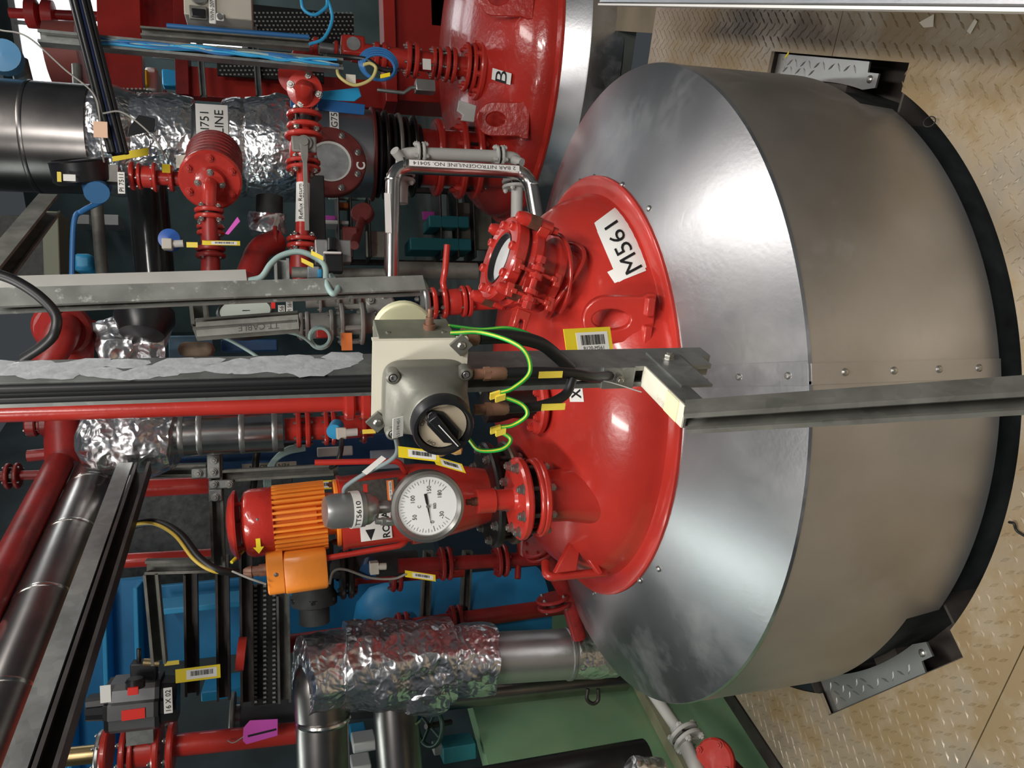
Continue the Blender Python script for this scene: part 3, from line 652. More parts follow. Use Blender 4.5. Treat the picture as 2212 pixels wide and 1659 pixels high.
g = G(); g.lathe(GC-gn*.022, gn, [(0, 0), (.088, 0), (.091, .006), (.091, .036), (.0945, .037), (.0955, .044), (.094, .052), (.086, .054), (.078, .046), (.077, .040), (0, .040)], 56); case = P_(g, 'bezel', M('gauge_steel', (.36, .35, .33), .33, .9, .1, 20), tg, ang=.5)
g = G(); g.lathe(GC+gn*.0185, gn, [(0, 0), (.077, 0), (.077, .001), (0, .001)], 48); dl = P_(g, 'dial', DIAL, tg)
L = loc(GC+gn*.0202, gr, gu)
g = G()
for i in range(0, 43):
    ang = radians(235-i*5*1.333); r1 = .070; r0 = .064 if i % 2 else .060
    if i in (0, 6, 16, 26, 36, 42): r0 = .055
    a, b = L(cos(ang)*r0, sin(ang)*r0), L(cos(ang)*r1, sin(ang)*r1); g.bar(a, b, .0011 if r0 < .056 else .0007, .0003, gn.cross(b-a))
P_(g, 'scale_mark', INK, dl, ang=0, kind='stuff')
for s, v in (('-30', -30), ('0', 0), ('50', 50), ('100', 100), ('150', 150), ('180', 180)):
    ang = radians(235-(v+30)*1.333); text(dl, s, L(cos(ang)*.044, sin(ang)*.044), gr, gu, .0105)
text(dl, 'C', L(.0, .022), gr, gu, .008); text(dl, 'SSD', L(.0, -.018), gr, gu, .007, bold=.02)
nd = radians(190); dn = V((cos(nd), sin(nd), 0)); g = G(); A = lambda r, s: L(cos(nd)*r-sin(nd)*s, sin(nd)*r+cos(nd)*s, .002)
g.add([A(.055, 0), A(0, .0022), A(-.006, .0022), A(-.010, .0032), A(-.034, .0036), A(-.034, -.0036), A(-.010, -.0032), A(-.006, -.0022), A(0, -.0022)], [tuple(range(9))]); P_(g, 'needle', INK, dl, ang=0)
g = G(); g.lathe(L(0, 0, .0015), gn, [(.0045, 0), (.0045, .003), (0, .003)], 16); P_(g, 'needle_hub', ALUG, dl)

# ================================================================== agitator drive
A0 = at(1058, 1068, 2.30); A1 = at(557, 1128, 2.30); ax = (A1-A0).normalized(); axx = V((A0.x, A0.y, A0.z))
ag = thing('agitator_drive', 'orange finned motor on a red lantern stool above black flanges', 'motor', (A0.x, A0.y, .85))
def onax(px): # point on the drive axis at image column px
    t = (1058-px)/(1058-557); return A0+(A1-A0)*t
g = G(); g.cyl(A0-ax*.16, A0-ax*.03, .10, 32); P_(g, 'nozzle_neck', RED, vessel)
fb = disc(ag, A0-ax*.012, ax, .163, .026, DARKF, n=40); nuts(fb, A0+ax*.014, ax, .138, 8, .0125, NUT_Z, .2)
fc = disc(vessel, A0-ax*.072, ax, .160, .022, M('bronze_flange', (.16, .125, .09), .4, .8, .3, 14), n=40); nuts(fc, A0-ax*.072, ax, .138, 8, .0125, NUT_Z, .2, True)
g = G(); g.cyl(A0-ax*.055, A0-ax*.01, .115, 28)
for k in range(8):
    u_ = ax.orthogonal().normalized(); v_ = ax.cross(u_); t_ = .2+2*pi*k/8; p = A0+(u_*cos(t_)+v_*sin(t_))*.138; g.cyl(p-ax*.06, p, .007, 8)
P_(g, 'gasket', STEEL, ag)
# stool: tapering lower casting and box-like upper lantern with openings
ur = (RT-ax*RT.dot(ax)).normalized(); un = ur.cross(ax)          # un points to the back or front
if un.y > 0: un = -un
def secs(p, w, d, e): 
    return [p+ur*((abs(cos(t))**(2/e))*(1 if cos(t) >= 0 else -1)*w/2)+un*((abs(sin(t))**(2/e))*(1 if sin(t) >= 0 else -1)*d/2) for t in [2*pi*i/40 for i in range(40)]]
lo = [secs(onax(1048), .165, .165, 2.2), secs(onax(1000), .195, .19, 2.2), secs(onax(900), .235, .225, 2.4), secs(onax(872), .236, .226, 2.4), secs(onax(866), .20, .19, 2.4)]
loft(lo, 'stool_base', RED, ag, .7)
hi = [secs(onax(868), .20, .19, 5), secs(onax(735), .20, .19, 5), secs(onax(726), .208, .20, 5), secs(onax(724), .208, .20, 5)]
loft(hi, 'lantern', RED, ag, .7)
pm = onax(790)+ur*.060+un*.0965
plate('guard_mesh', pm+ur*.002, ur, ax, .070, .150, .003, M('grey_guard_mesh', (.10, .09, .08), .5, .5, .3, 90), ag)
plate('guard_stripe', pm+un*.002+ax*.018, ur, ax, .055, .012, .001, RED, ag)
plate('guard_sticker', onax(828)+ur*.062+un*.099, ur, ax, .058, .020, .0015, ORGS, ag)
st2 = plate('guard_sticker', onax(828)+ur*.062+un*.1, ur, ax, .052, .009, .0015, WHITE, ag); text(st2, 'USE PT 561005', onax(828)+ur*.062+un*.1008, ur, ax, .005, fit=.046)
lbp = onax(792)-ur*.018+un*.0965
rl = plate('rotate_label', lbp, ur, ax, .112, .088, .0015, WHITE, ag)
text(rl, 'ROTATE', lbp-ax*.028+un*.0008, ur, ax, .021, fit=.105, bold=.02)
for s in (-1, 1):
    c = lbp+ax*.016+ur*s*.034+un*.001; g = G()
    g.add([c-ur*.022*1, c-ax*.014+ur*.010, c+ax*.014+ur*.010] if s < 0 else [c+ax*.014-ur*.012, c-ax*.014-ur*.012, c+ur*.018], [(0, 1, 2)]); P_(g, 'arrow_print', INK, rl, ang=0)
g = G(); dm = onax(735)+ur*.055+un*.104
g.add([dm+ax*.03, dm+ur*.012, dm-ax*.05, dm-ur*.012], [(0, 1, 2, 3)]); g.add([p-un*.001 for p in (dm+ax*.03, dm+ur*.012, dm-ax*.05, dm-ur*.012)], [(3, 2, 1, 0)]); P_(g, 'nameplate', CREAM, ag, ang=0)
# motor
of = disc(ag, onax(724), ax, .098, .014, ORG, 'motor_flange', n=36)
nuts(of, onax(724)+ax*.014, ax, .084, 4, .009, NUT_RUST, .8)
g = G(); g.lathe(onax(716), ax, [(.06, 0), (.062, .03), (.070, .05), (.079, .055), (.079, .19), (.06, .192)], 36)
P_(g, 'motor_body', ORG, ag)
m0 = onax(694)
finm = G(); finm.box((0, 0, 0), V((.013, 0, 0)), V((0, .0032, 0)), V((0, 0, .072))); fme = make_mesh(finm, 'cooling_fin', .3); fme.materials.append(ORG)
fcx = onax(642)
for k in range(36):
    t_ = 2*pi*k/36; u_ = ur*cos(t_)+un*sin(t_); inst(fme, 'cooling_fin', frame(fcx+u_*.086, ax, u_, 1.0), ag)
g = G(); g.lathe(onax(590), ax, [(.094, 0), (.096, .004), (.096, .062), (.090, .076), (.070, .086), (.0, .088)], 40); fcv = P_(g, 'fan_cover', REDL, ag, ang=.5)
g = G(); g.lathe(onax(513), ax, [(0, .020), (.04, .018), (.075, .010), (.097, -.006), (.098, 0), (.076, .015), (.04, .022), (0, .024)], 36); P_(g, 'rain_canopy', REDL, ag)
g = G()
for k in range(3):
    t_ = 2*pi*k/3+.5; u_ = ur*cos(t_)+un*sin(t_); g.cyl(onax(545)+u_*.07, onax(510)+u_*.07, .006, 8)
P_(g, 'canopy_pin', REDL, ag)
ac = onax(558)-ur*.035+un*.0875
g = G(); g.prism([(-.016, .006), (.018, .006), (.018, .014), (.036, 0), (.018, -.014), (.018, -.006), (-.016, -.006)], ac, -ur, ax, un*.004); P_(g, 'arrow_sticker', YEL, fcv, ang=.3)
inst(DOMES, 'screw', frame(onax(560)+un*.091+ur*.022-ax*.0, un, None, .005), fcv)
# terminal box on the left of the motor
tb = onax(640)-ur*.145+un*.028
loft([[tb+ax*(-.075 if False else 0)+p for p in []] for _ in []] or [secs(onax(688)-ur*.140+un*.03, .11, .115, 5), secs(onax(684)-ur*.140+un*.03, .118, .12, 5), secs(onax(606)-ur*.140+un*.03, .118, .12, 5), secs(onax(602)-ur*.140+un*.03, .11, .112, 5)], 'terminal_box', ORG, ag, .7)
loft([secs(onax(602)-ur*.135+un*.03, .12, .118, 6), secs(onax(572)-ur*.135+un*.03, .12, .118, 6), secs(onax(569)-ur*.135+un*.03, .11, .11, 6)], 'terminal_lid', ORG, ag, .7)
g = G(); g.box(onax(640)-ur*.085, ax*.05, ur*.02, un*.04); P_(g, 'terminal_neck', ORG, ag, bevel=.006)
gp = onax(569)-ur*.125+un*.055
g = G(); g.lathe(gp, ax, [(.017, 0), (.017, .02), (.014, .02), (.014, .04), (.017, .04), (.013, .056), (.009, .062)], 14); P_(g, 'cable_gland', BRONZE, ag)
inst(DOMES, 'screw', frame(onax(587)-ur*.135+un*.089, un, None, .006), ag)
# guard arms
for s, (x0, y0), (x1, y1), (x2, y2) in ((1, (680, 999), (862, 996), (876, 1020)), (-1, (686, 1209), (868, 1178), (880, 1165))):
    g = G(); g.tube([at(x0, y0, 2.24), at(x1, y1, 2.22), at(x2, y2, 2.24)], .0085, 10, .03); P_(g, 'guard_arm', RED, ag, ang=1)
# temperature transmitter head beside the lantern
T0 = at(840, 1094, 2.06); T1 = at(706, 1106, 2.03); ta = (T1-T0).normalized(); ur2 = (RT-ta*RT.dot(ta)).normalized(); un2 = V((0, -1, 0)); un2 = (un2-ta*un2.dot(ta)).normalized(); ur2 = (ur2-un2*ur2.dot(un2)).normalized()
tt_ = thing('transmitter_head', 'cast aluminium transmitter head with ring label TT5610 in front of the lantern', 'transmitter', T0)
g = G(); g.lathe(T0-ta*.16, ta, [(.008, 0), (.008, .17), (.013, .17), (.013, .185)], 14); P_(g, 'stem', NUTR, tt_)
g = G(); g.lathe(T0, ta, [(.017, 0), (.017, .03), (.03, .035), (.042, .055), (.044, .07)], 30); P_(g, 'head_base', ALUG, tt_)
g = G(); g.lathe(T0+ta*.07, ta, [(.047, 0), (.0475, .012), (.046, .03), (.045, .085), (.038, .100), (.02, .103), (0, .103)], 36); P_(g, 'screw_cap', ALUG, tt_, ang=.5)
g = G(); g.lathe(T0+ta*.083, ta, [(.0485, 0), (.0485, .022), (.047, .022), (.047, 0)], 36, closed=True); rl_ = P_(g, 'ring_label', WHITE, tt_)
def wrapt(a, b):
    t = a/.0487-.15; return T0+ta*(.094+b)+(ur2*sin(t)+un2*cos(t))*.0488
text(rl_, 'TT5610', None, None, None, .013, mapf=wrapt, fit=.072, bold=.01)
gland(T0+ta*.045-ur2*.03-un2*-.03, -ta-ur2*.15, .011, .05, m=ALUG, par=tt_)
cable('grey signal cable curving from the transmitter head up past the dial', [T0+ta*.12+ur2*.045, at(748, 1050, 2.0), at(790, 1022, 1.95), at(838, 998, 1.9), at(858, 975, 1.85), at(852, 940, 1.8), at(838, 925, 1.75)], .0055, M('blue_grey_cable', (.22, .27, .28), .5))
o = plate('cable_tag', at(808, 1005, 1.92), at(835, 985, 1.92)-at(785, 1026, 1.92), V((-.6, 0, -.8)), .062, .014, .001, WHITE); tag(o, 'white paper flag tied to the grey signal cable', 'tag')
asset_tag('yellow barcode tag hanging upright above the dial thermometer', at(905, 981, 1.80), -(at(862, 980, 1.8)-at(945, 990, 1.8)), V((1, 0, 0)), .098, .026)
asset_tag('yellow barcode tag slanting against the top of the dial thermometer', at(970, 1003, 1.90), at(995, 1012, 1.9)-at(940, 996, 1.9), V((1, 0, .4)), .08, .026)
g = G(); p = at(952, 972, 1.75); d_ = (at(995, 955, 1.75)-p).normalized(); g.lathe(p-d_*.01, d_, [(.014, 0), (.016, .01), (.014, .026), (.024, .038), (.027, .05), (.02, .056), (0, .056)], 24)
o = P_(g, 'amber_indicator', M('amber_plastic', (.55, .30, .10), .25, 0, .3, 20), None); tag(o, 'amber and clear plastic bulb below the isolator knob', 'lamp')
# ================================================================== fittings on the red head
S = lambda px, Y: px*Y*1.03/FP
def FL(par, x, y, Y, axis, R, t, gap, m=RED, nb=8, me=None, bs=None):
    p = at(x, y, Y) if not isinstance(x, V) else x
    return flange_pair(par, p, axis, S(R, Y), S(t, Y), S(gap, Y), m, nb, bs, me)
XX = V((1, 0, 0))
# sight-glass manway leaning to the right
ma = V((.30, -.12, .94)).normalized(); MT = at(1076, 556, 1.98); mu = (XX-ma*ma.x).normalized(); mv = ma.cross(mu)
mw = thing('sight_glass_manway', 'red round sight glass port with cap screws and wing clamps on the red head', 'sight glass', MT-ma*.2)
ring = lambda ang, r, h: MT+(mu*cos(ang)+mv*sin(ang))*r+ma*h
g = G(); g.lathe(MT-ma*.036, ma, [(.070, 0), (.112, 0), (.116, .004), (.116, .030), (.112, .036), (.078, .036), (.070, .028)], 48, closed=True); cv = P_(g, 'cover_ring', REDL, mw, ang=.5)
nuts(cv, MT-ma*.002, ma, .095, 8, .0115, CAPS, .2, name='cap_screw')
g = G(); g.lathe(MT-ma*.022, ma, [(0, 0), (.071, 0), (.071, .004), (0, .004)], 36); P_(g, 'glass_pane', M('frosted_sight_glass', (.62, .63, .63), .15, 0, .1, 12), mw)
g = G(); g.lathe(MT-ma*.020, ma, [(.062, .0), (.070, 0), (.070, .018), (.066, .018)], 36, closed=True); P_(g, 'glass_gasket', BLACK, mw)
g = G(); g.lathe(MT-ma*.046, ma, [(.06, 0), (.105, 0), (.105, .010), (.06, .010)], 40, closed=True); P_(g, 'joint_gap', M('dark_red_joint', (.12, .01, .008), .5), mw)
lf = disc(mw, MT-ma*.086, ma, .118, .040, REDL, 'clamp_ring', n=48)
for ang in (.75, 2.35, 3.9, 5.45):
    p = ring(ang, .134, -.075); o_ = (mu*cos(ang)+mv*sin(ang))
    g = G(); g.box(ring(ang, .120, -.066), o_*.022, o_.cross(ma)*.020, ma*.016); lug = P_(g, 'clamp_lug', REDL, mw, bevel=.003)
    g = G(); g.lathe(ring(ang, .136, -.086), ma, [(.009, -.02), (.009, .0), (.017, .0), (.017, .05), (.018, .052), (.018, .085), (.012, .10), (0, .103)], 16); P_(g, 'clamp_bolt', REDL, lug)
    g = G(); g.prism(hexpoly(.021), ring(ang, .136, -.050), o_, ma.cross(o_), ma*.030); P_(g, 'clamp_nut', NUTR, lug)
g = G(); g.lathe(MT-ma*.30, ma, [(.10, 0), (.098, .05), (.088, .075), (.086, .215)], 40); P_(g, 'nozzle_neck', RED, vessel)
g = G(); g.lathe(MT-ma*.155, ma, [(.086, 0), (.104, .0), (.104, .020), (.086, .022)], 40, closed=True); P_(g, 'neck_collar', RED, mw)
# wing-bolt clamp facing us
def wing(p, d, par, w=.030):
    d = V(d).normalized(); g = G(); g.cyl(p-d*.03, p+d*.02, .0055, 8); sd = d.cross(V((0, 1, 0))).normalized(); g.box(p+d*.026, sd*w*.6, d*.009, d.cross(sd)*.006); g.box(p+d*.016, sd*w*.22, d*.008, d.cross(sd)*.008)
    return P_(g, 'wing_bolt', REDL, par, bevel=.002)
q0, q1 = at(1170, 556, 1.86), at(1135, 668, 1.86)
hg = thing('wing_clamp', 'red hinge rod with wing bolts in front of the sight glass neck', 'clamp', (q0+q1)/2)
dd = (q1-q0).normalized(); g = G(); g.cyl(q0, q1, .0095, 12); P_(g, 'hinge_rod', REDL, hg)
for f_ in (.22, .36, .66, .80):
    g = G(); g.lathe(q0+(q1-q0)*f_-dd*.004, dd, [(.019, 0), (.019, .012), (.012, .014)], 14); P_(g, 'hinge_collar', REDL, hg)
for f_ in (.06, .93):
    g = G(); g.prism(hexpoly(.014), q0+(q1-q0)*f_-dd*.01, dd.orthogonal().normalized(), dd.cross(dd.orthogonal().normalized()), dd*.018); P_(g, 'hinge_nut', REDL, hg)
for f_ in (.30, .76):
    p = q0+(q1-q0)*f_; wing(p-ma*.034, -ma, hg); wing(p+ma*.030, ma, hg)
g = G(); g.box((q0+q1)/2+V((0, .035, .01)), dd*.055, V((0, .02, 0)), ma*.012); P_(g, 'hinge_block', REDL, hg, bevel=.003)
g = G(); p = at(1128, 690, 1.90); g.prism([(-.02, -.025), (.02, -.025), (.02, .025), (.008, .025), (.004, .0), (-.006, 0), (-.010, .025), (-.02, .025)], p, ma, dd, V((0, .05, 0))); P_(g, 'hook_lug', REDL, hg, bevel=.003)
pts = [ring(a_, .108, -.185+.02*sin(a_*2)) for a_ in [radians(-200+i*14) for i in range(20)]]
g = G(); g.tube(smooth_path(pts, 3), .0062, 8); o = P_(g, 'safety_rope', REDL, None, ang=1); tag(o, 'red painted rope looped around the sight glass neck', 'rope')
pts = [ring(a_, .115, -.165+.03*cos(a_)) for a_ in [radians(-150+i*12) for i in range(13)]]+[ring(.3, .13, -.09), ring(.7, .135, -.06)]
g = G(); g.tube(smooth_path(pts, 3), .006, 8); o = P_(g, 'safety_rope', REDL, None, ang=1); tag(o, 'red painted rope rising from the sight glass neck to its clamp nut', 'rope')
# ball valve behind the manway
VY = 2.42
bv = thing('ball_valve', 'red flanged ball valve with upright red lever behind the sight glass', 'valve', at(1020, 650, VY))
v0 = at(1100, 645, VY); v1 = at(900, 657, VY); vx = (v1-v0).normalized(); va = lambda x: v0+(v1-v0)*((1100-x)/200)
pipe(bv, [va(1100), va(1010)], .032, RED); FL(bv, va(1004), 0, VY, vx, 34, 9, 3, RED, 4, NUT_Z)
g = G(); g.lathe(va(1000), vx, [(.03, 0), (.042, .015), (.042, .05), (.03, .07)], 20); P_(g, 'valve_body', RED, bv)
for x in (962, 940): dsk = disc(bv, va(x), vx, S(34, VY), S(10, VY), RED); nuts(dsk, va(x)+vx*S(10, VY), vx, S(27, VY), 4, .007, NUT_Z, .3)
dsk = disc(bv, va(924), vx, S(36, VY), S(12, VY), ALUG); nuts(dsk, va(922)+vx*S(14, VY), vx, S(28, VY), 4, .008, NUT_Z, .3)
g = G(); g.cyl(va(985), va(920), .024, 14); P_(g, 'valve_core', STEEL, bv)
g = G(); g.tube([at(965, 648, VY), at(957, 610, VY-.03), at(962, 580, VY-.03), at(966, 529, VY-.03)], .010, 8); P_(g, 'lever', RED, bv, ang=1)
# nozzle with bolts behind the strut post
q = at(1135, 872, 2.10); cn = thing('blind_nozzle', 'red bolted nozzle half hidden behind the isolator cables', 'nozzle', (q.x, q.y, .88))
pipe(vessel, [(q.x, q.y, .72), (q.x, q.y, q.z-.03)], .062, RED, name='nozzle_neck')
dsk = disc(vessel, (q.x, q.y, q.z-.085), ZZ, .088, .018, RED); nuts(dsk, (q.x, q.y, q.z-.085), ZZ, .07, 6, .010, NUT_Z, .2, True)
dsk = disc(cn, (q.x, q.y, q.z-.045), ZZ, .090, .024, RED); nuts(dsk, (q.x, q.y, q.z-.021), ZZ, .07, 6, .0115, NUT_RED, .2)
g = G(); g.lathe((q.x, q.y, q.z-.021), ZZ, [(.045, 0), (.04, .06), (.05, .10), (.05, .14), (.03, .15)], 20); P_(g, 'fitting', DARKF, cn)
lq = [(1268, 838), (1238, 832), (1240, 862), (1262, 866)]
lbx = dome_sticker([(1262, 868), (1258, 832), (1228, 834), (1232, 868)], 'sticker', WHITE); f2_ = dome_map([(1262, 868), (1258, 832), (1228, 834), (1232, 868)], .0016); text(lbx, 'X', None, None, None, .7, mapf=lambda a, b: f2_(.5+a, .5+b), fit=.6, bold=.03)
# small nozzle with drain piping on the left back of the head
dr = thing('drain_pipework', 'shaded red flanged drain pipe running down the left of the vessel', 'pipe', at(1240, 1340, 2.55))
DY = 2.80
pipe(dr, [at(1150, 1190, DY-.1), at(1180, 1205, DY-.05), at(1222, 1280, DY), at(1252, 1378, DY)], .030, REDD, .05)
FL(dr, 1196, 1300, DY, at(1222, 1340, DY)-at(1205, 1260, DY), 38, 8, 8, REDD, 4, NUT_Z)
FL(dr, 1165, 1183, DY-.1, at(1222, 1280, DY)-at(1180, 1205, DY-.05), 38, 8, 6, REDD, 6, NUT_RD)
hp = thing('branch_pipework', 'shaded red vertical pipe with flanges left of the motor', 'pipe', at(1170, 1228, DY))
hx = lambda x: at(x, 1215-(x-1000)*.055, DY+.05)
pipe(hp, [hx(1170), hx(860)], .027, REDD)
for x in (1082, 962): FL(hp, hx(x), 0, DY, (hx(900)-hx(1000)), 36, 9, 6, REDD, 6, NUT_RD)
pipe(hp, [hx(1130), hx(1130)+V((.0, 0, 0))+at(1130, 1160, DY)-at(1130, 1215, DY)], .024, REDD); pipe(hp, [hx(1120), at(1118, 1250, DY+.02)], .012, REDD)
# ================================================================== nitrogen line
NY = 2.78
n2 = thing('nitrogen_pipe', 'bare stainless nitrogen pipe with two elbows and a white printed strip', 'pipe', at(1160, 480, NY))
pipe(n2, [at(845, 612, NY), at(849, 358, NY), at(1142, 372, NY), at(1160, 480, NY)], S(15.5, NY), SSP, .075, 20)
for x, y in ((849, 388), (872, 358), (1118, 371), (1148, 398)):
    p = at(x, y, NY); g = G(); a_ = XX if y > 380 else ZZ; g.lathe(p-a_*.004, a_, [(S(17, NY), 0), (S(17.5, NY), .004), (S(17, NY), .008)], 20); P_(g, 'weld_bead', SSP, n2)
sa, sb = at(884, 355, NY-.035), at(1122, 368, NY-.035); sd = (sa-sb).normalized(); sup = -V((1, 0, 0))
ls = plate('printed_strip', (sa+sb)/2+XX*.006, sd, sup, (sa-sb).length, .022, .002, WHITE, n2); text(ls, '2 BAR NITROGEN/LINE NO. 50414', (sa+sb)/2+XX*.006-V((0, .001, 0)), sd, sup, .013, fit=(sa-sb).length*.93)
plate('blank_strip', at(838, 460, NY-.03), XX, ZZ, S(82, NY), .022, .002, WHITE, n2)
gp_ = thing('flanged_nitrogen_bypass', 'pale grey painted pipe loop with bolted flanges behind the stainless pipe', 'pipe', at(1115, 420, NY+.08))
GY2 = NY+.10
pipe(gp_, [at(868, 440, GY2), at(868, 333, GY2), at(900, 331, GY2)], S(13, GY2), GREYW, .05); pipe(gp_, [at(900, 331, GY2), at(1085, 338, GY2)], S(13, GY2), GREYW)
pipe(gp_, [at(1085, 338, GY2), at(1118, 342, GY2), at(1116, 480, GY2)], S(13, GY2), GREYW, .05)
for (x, y, ax_) in ((908, 331, ZZ), (1078, 338, ZZ)): FL(gp_, x, y, GY2, ax_, 24, 6, 5, GREYW, 4, NUT_GW, .0095)
for (x, y, ax_) in ((866, 385, XX), (1114, 398, XX)): FL(gp_, x, y, GY2, ax_, 30, 7, 5, GREYW, 4, NUT_GW, .0095)
g = G(); g.cyl(at(868, 345, GY2-.02), at(852, 325, GY2-.05), .018, 12); P_(g, 'drain_stub', GREYW, gp_)
g = G(); g.cyl(at(1110, 345, GY2-.02), at(1127, 352, GY2-.05), .018, 12); P_(g, 'drain_stub', GREYW, gp_)
# ================================================================== stainless cabinet edge at the right
BZ = .45; ba, bb_ = atz(2212, 21, BZ), atz(1345, 10, BZ); bd = (bb_-ba).normalized(); ba = ba-bd*.35; bb_ = bb_+bd*.22; bs = V((bd.y, -bd.x, 0))
ben = thing('stainless_bench', 'low stainless bench with a white edge strip right of the vessel', 'bench', V(((ba.x+bb_.x)/2, (ba.y+bb_.y)/2, 0))+bs*.3)
g = G(); g.box((ba+bb_)/2+bs*.305-ZZ*.02, bd*(bb_-ba).length/2, bs*.30, ZZ*.02); P_(g, 'bench_top', SS, ben, bevel=.003)
g = G(); g.box((ba+bb_)/2-ZZ*.018, bd*(bb_-ba).length/2, bs*.003, ZZ*.022); P_(g, 'edge_strip', WHITE, ben)
for t in (.06, .94):
    for w_ in (.22, .56):
        p = ba.lerp(bb_, t)+bs*w_; g = G(); g.box(V((p.x, p.y, .205)), bd*.02, bs*.02, ZZ*.205); P_(g, 'leg', SSD, ben)
# ================================================================== second vessel, right and behind
v2 = thing('process_vessel', 'second red headed vessel with stickers B and O behind the pale grey pipe loop', 'vessel', C2)
g = G(); g.lathe(C2, ZZ, [(1.05, -.05), (1.05, .12), (1.045, .126), (.985, .235), (.96, .235), (1.0, -.05)], 96, closed=True); P_(g, 'cladding_sheet', SS, v2, ang=.4)
R2, H2, Z2 = .955, .36, .262
def dome2_z(r): return Z2+H2*sqrt(max(0, 1-(r/R2)**2)) if r < R2 else Z2-.01
pr = [(.9, .2), (.988, .236), (.988, .25), (.965, .258)]+[(R2*cos(pi/2*i/24), Z2+H2*sin(pi/2*i/24)) for i in range(25)]
g = G(); g.lathe(C2, ZZ, pr, 96); P_(g, 'dished_head', REDL, v2, ang=.5)
def dome2_n(p):
    d = p-C2; r = max(.01, math.hypot(d.x, d.y)); k = H2/R2*r/sqrt(max(.02, R2*R2-r*r)); return V((d.x/r*k, d.y/r*k, 1)).normalized()
on2 = lambda x, y: onsurf(x, y, C2, dome2_z, .98, 2.2, 7)
for (x, y, w_, h_, s) in ((1087, 165, 22, 36, 'B'), (1043, 384, 22, 30, 'O')):
    p = on2(x, y); n = dome2_n(p); r_ = ZZ.cross(n).normalized()
    if r_.x < 0: r_ = -r_
    u_ = n.cross(r_); u_ = u_ if u_.z > 0 else -u_; lb = plate('sticker', p+n*.012, r_, u_, S(w_, 4), S(h_, 4)*1.6, .002, WHITE, v2); text(lb, s, p+n*.0135, r_, u_, S(26, 4)*1.3)
pb = on2(1140, 258); padeye(v2, pb-ZZ*.01, V((.95, -.3, 0)), V((.05, .3, 1)), .165, .27, REDL, .035, (.034, .08))
pb = on2(1150, -4); padeye(v2, pb-ZZ*.01, V((.95, -.3, 0)), V((.05, .3, 1)), .165, .27, REDL, .035, (.034, .08))
# nozzle B stack
BY = 4.0
def stack(par, pts, Y, items, m=REDD):
    """items along a line of image points: ('p',i0,i1,Rpx) pipe, ('f',x,Rpx,t) flange, ('fp',x,R,t,gap) pair"""
    (x0, y0), (x1, y1) = pts
    pos = lambda x: at(x, y0+(y1-y0)*(x-x0)/(x1-x0), Y)
    d = (pos(x0)-pos(x1)).normalized()
    for it in items:
        if it[0] == 'p': pipe(par, [pos(it[1]), pos(it[2])], S(it[3], Y), it[4] if len(it) > 4 else m)
        elif it[0] == 'f':
            dk = disc(par, pos(it[1]), d, S(it[2], Y), S(it[3], Y), it[4] if len(it) > 4 else m); nuts(dk, pos(it[1])+d*S(it[3], Y), d, S(it[2]*.8, Y), 6, S(it[2]*.10, Y), NUT_Z, .4)
        elif it[0] == 'fp':
            flange_pair(par, pos(it[1]), d, S(it[2], Y), S(it[3], Y), S(it[4], Y), it[5] if len(it) > 5 else m, it[6] if len(it) > 6 else 6, None, it[7] if len(it) > 7 else NUT_Z)
    return pos, d
nb_ = thing('flanged_pipe_stack', 'red stack of flanges and a square sight glass above sticker B', 'pipe', at(1075, 150, BY))
stack(nb_, [(690, 103), (1030, 148)], BY, [('fp', 1046, 66, 13, 14, RED, 8, NUT_RED), ('fp', 1012, 50, 9, 5, RED, 8, NUT_RED), ('p', 1005, 760, 20, RED), ('fp', 971, 36, 9, 5, RED), ('fp', 941, 34, 8, 4, RED), ('fp', 889, 36, 10, 6, RED), ('fp', 821, 27, 11, 5, RED), ('f', 795, 20, 8, RED), ('f', 730, 18, 8, RED), ('p', 735, 690, 11, ALUG), ('f', 686, 20, 9, RED)])
g = G(); c = at(762, 104, BY); g.box(c, XX*S(20, BY), V((0, S(20, BY), 0)), ZZ*S(24, BY)); gb = P_(g, 'sight_box', RED, nb_, bevel=.012); g = G(); g.lathe(c+V((0, -S(21, BY), 0)), V((0, -1, 0)), [(0, .004), (S(14, BY), .004), (S(14, BY), 0), (S(16, BY), 0), (S(16, BY), .01), (0, .01)][0:2]+[(S(14, BY), 0), (0, 0)], 24); P_(g, 'sight_pane', GLASS, gb)
pipe(nb_, [at(684, 104, BY), at(650, 108, BY), at(642, 135, BY), at(640, 160, BY-.3)], S(15, BY), RED, .12)
pn = at(1050, 150, BY); pipe(v2, [pn, V((pn.x, pn.y, pn.z-.30))], S(48, BY), REDL, name='nozzle_neck')
plate('paper_tag', at(922, 139, BY-.16), XX, ZZ, S(22, BY), S(17, BY), .003, WHITE, nb_)
g = G(); g.tube([at(815, 194, BY-.1), at(872, 201, BY-.12), at(888, 190, BY-.12), at(920, 186, BY-.12)], .010, 8); P_(g, 'valve_lever', GALV, nb_, ang=1); g = G(); g.box(at(918, 188, BY-.12), XX*.03, V((0, .03, 0)), ZZ*.05); P_(g, 'lever_clamp', ALUG, nb_, bevel=.004)
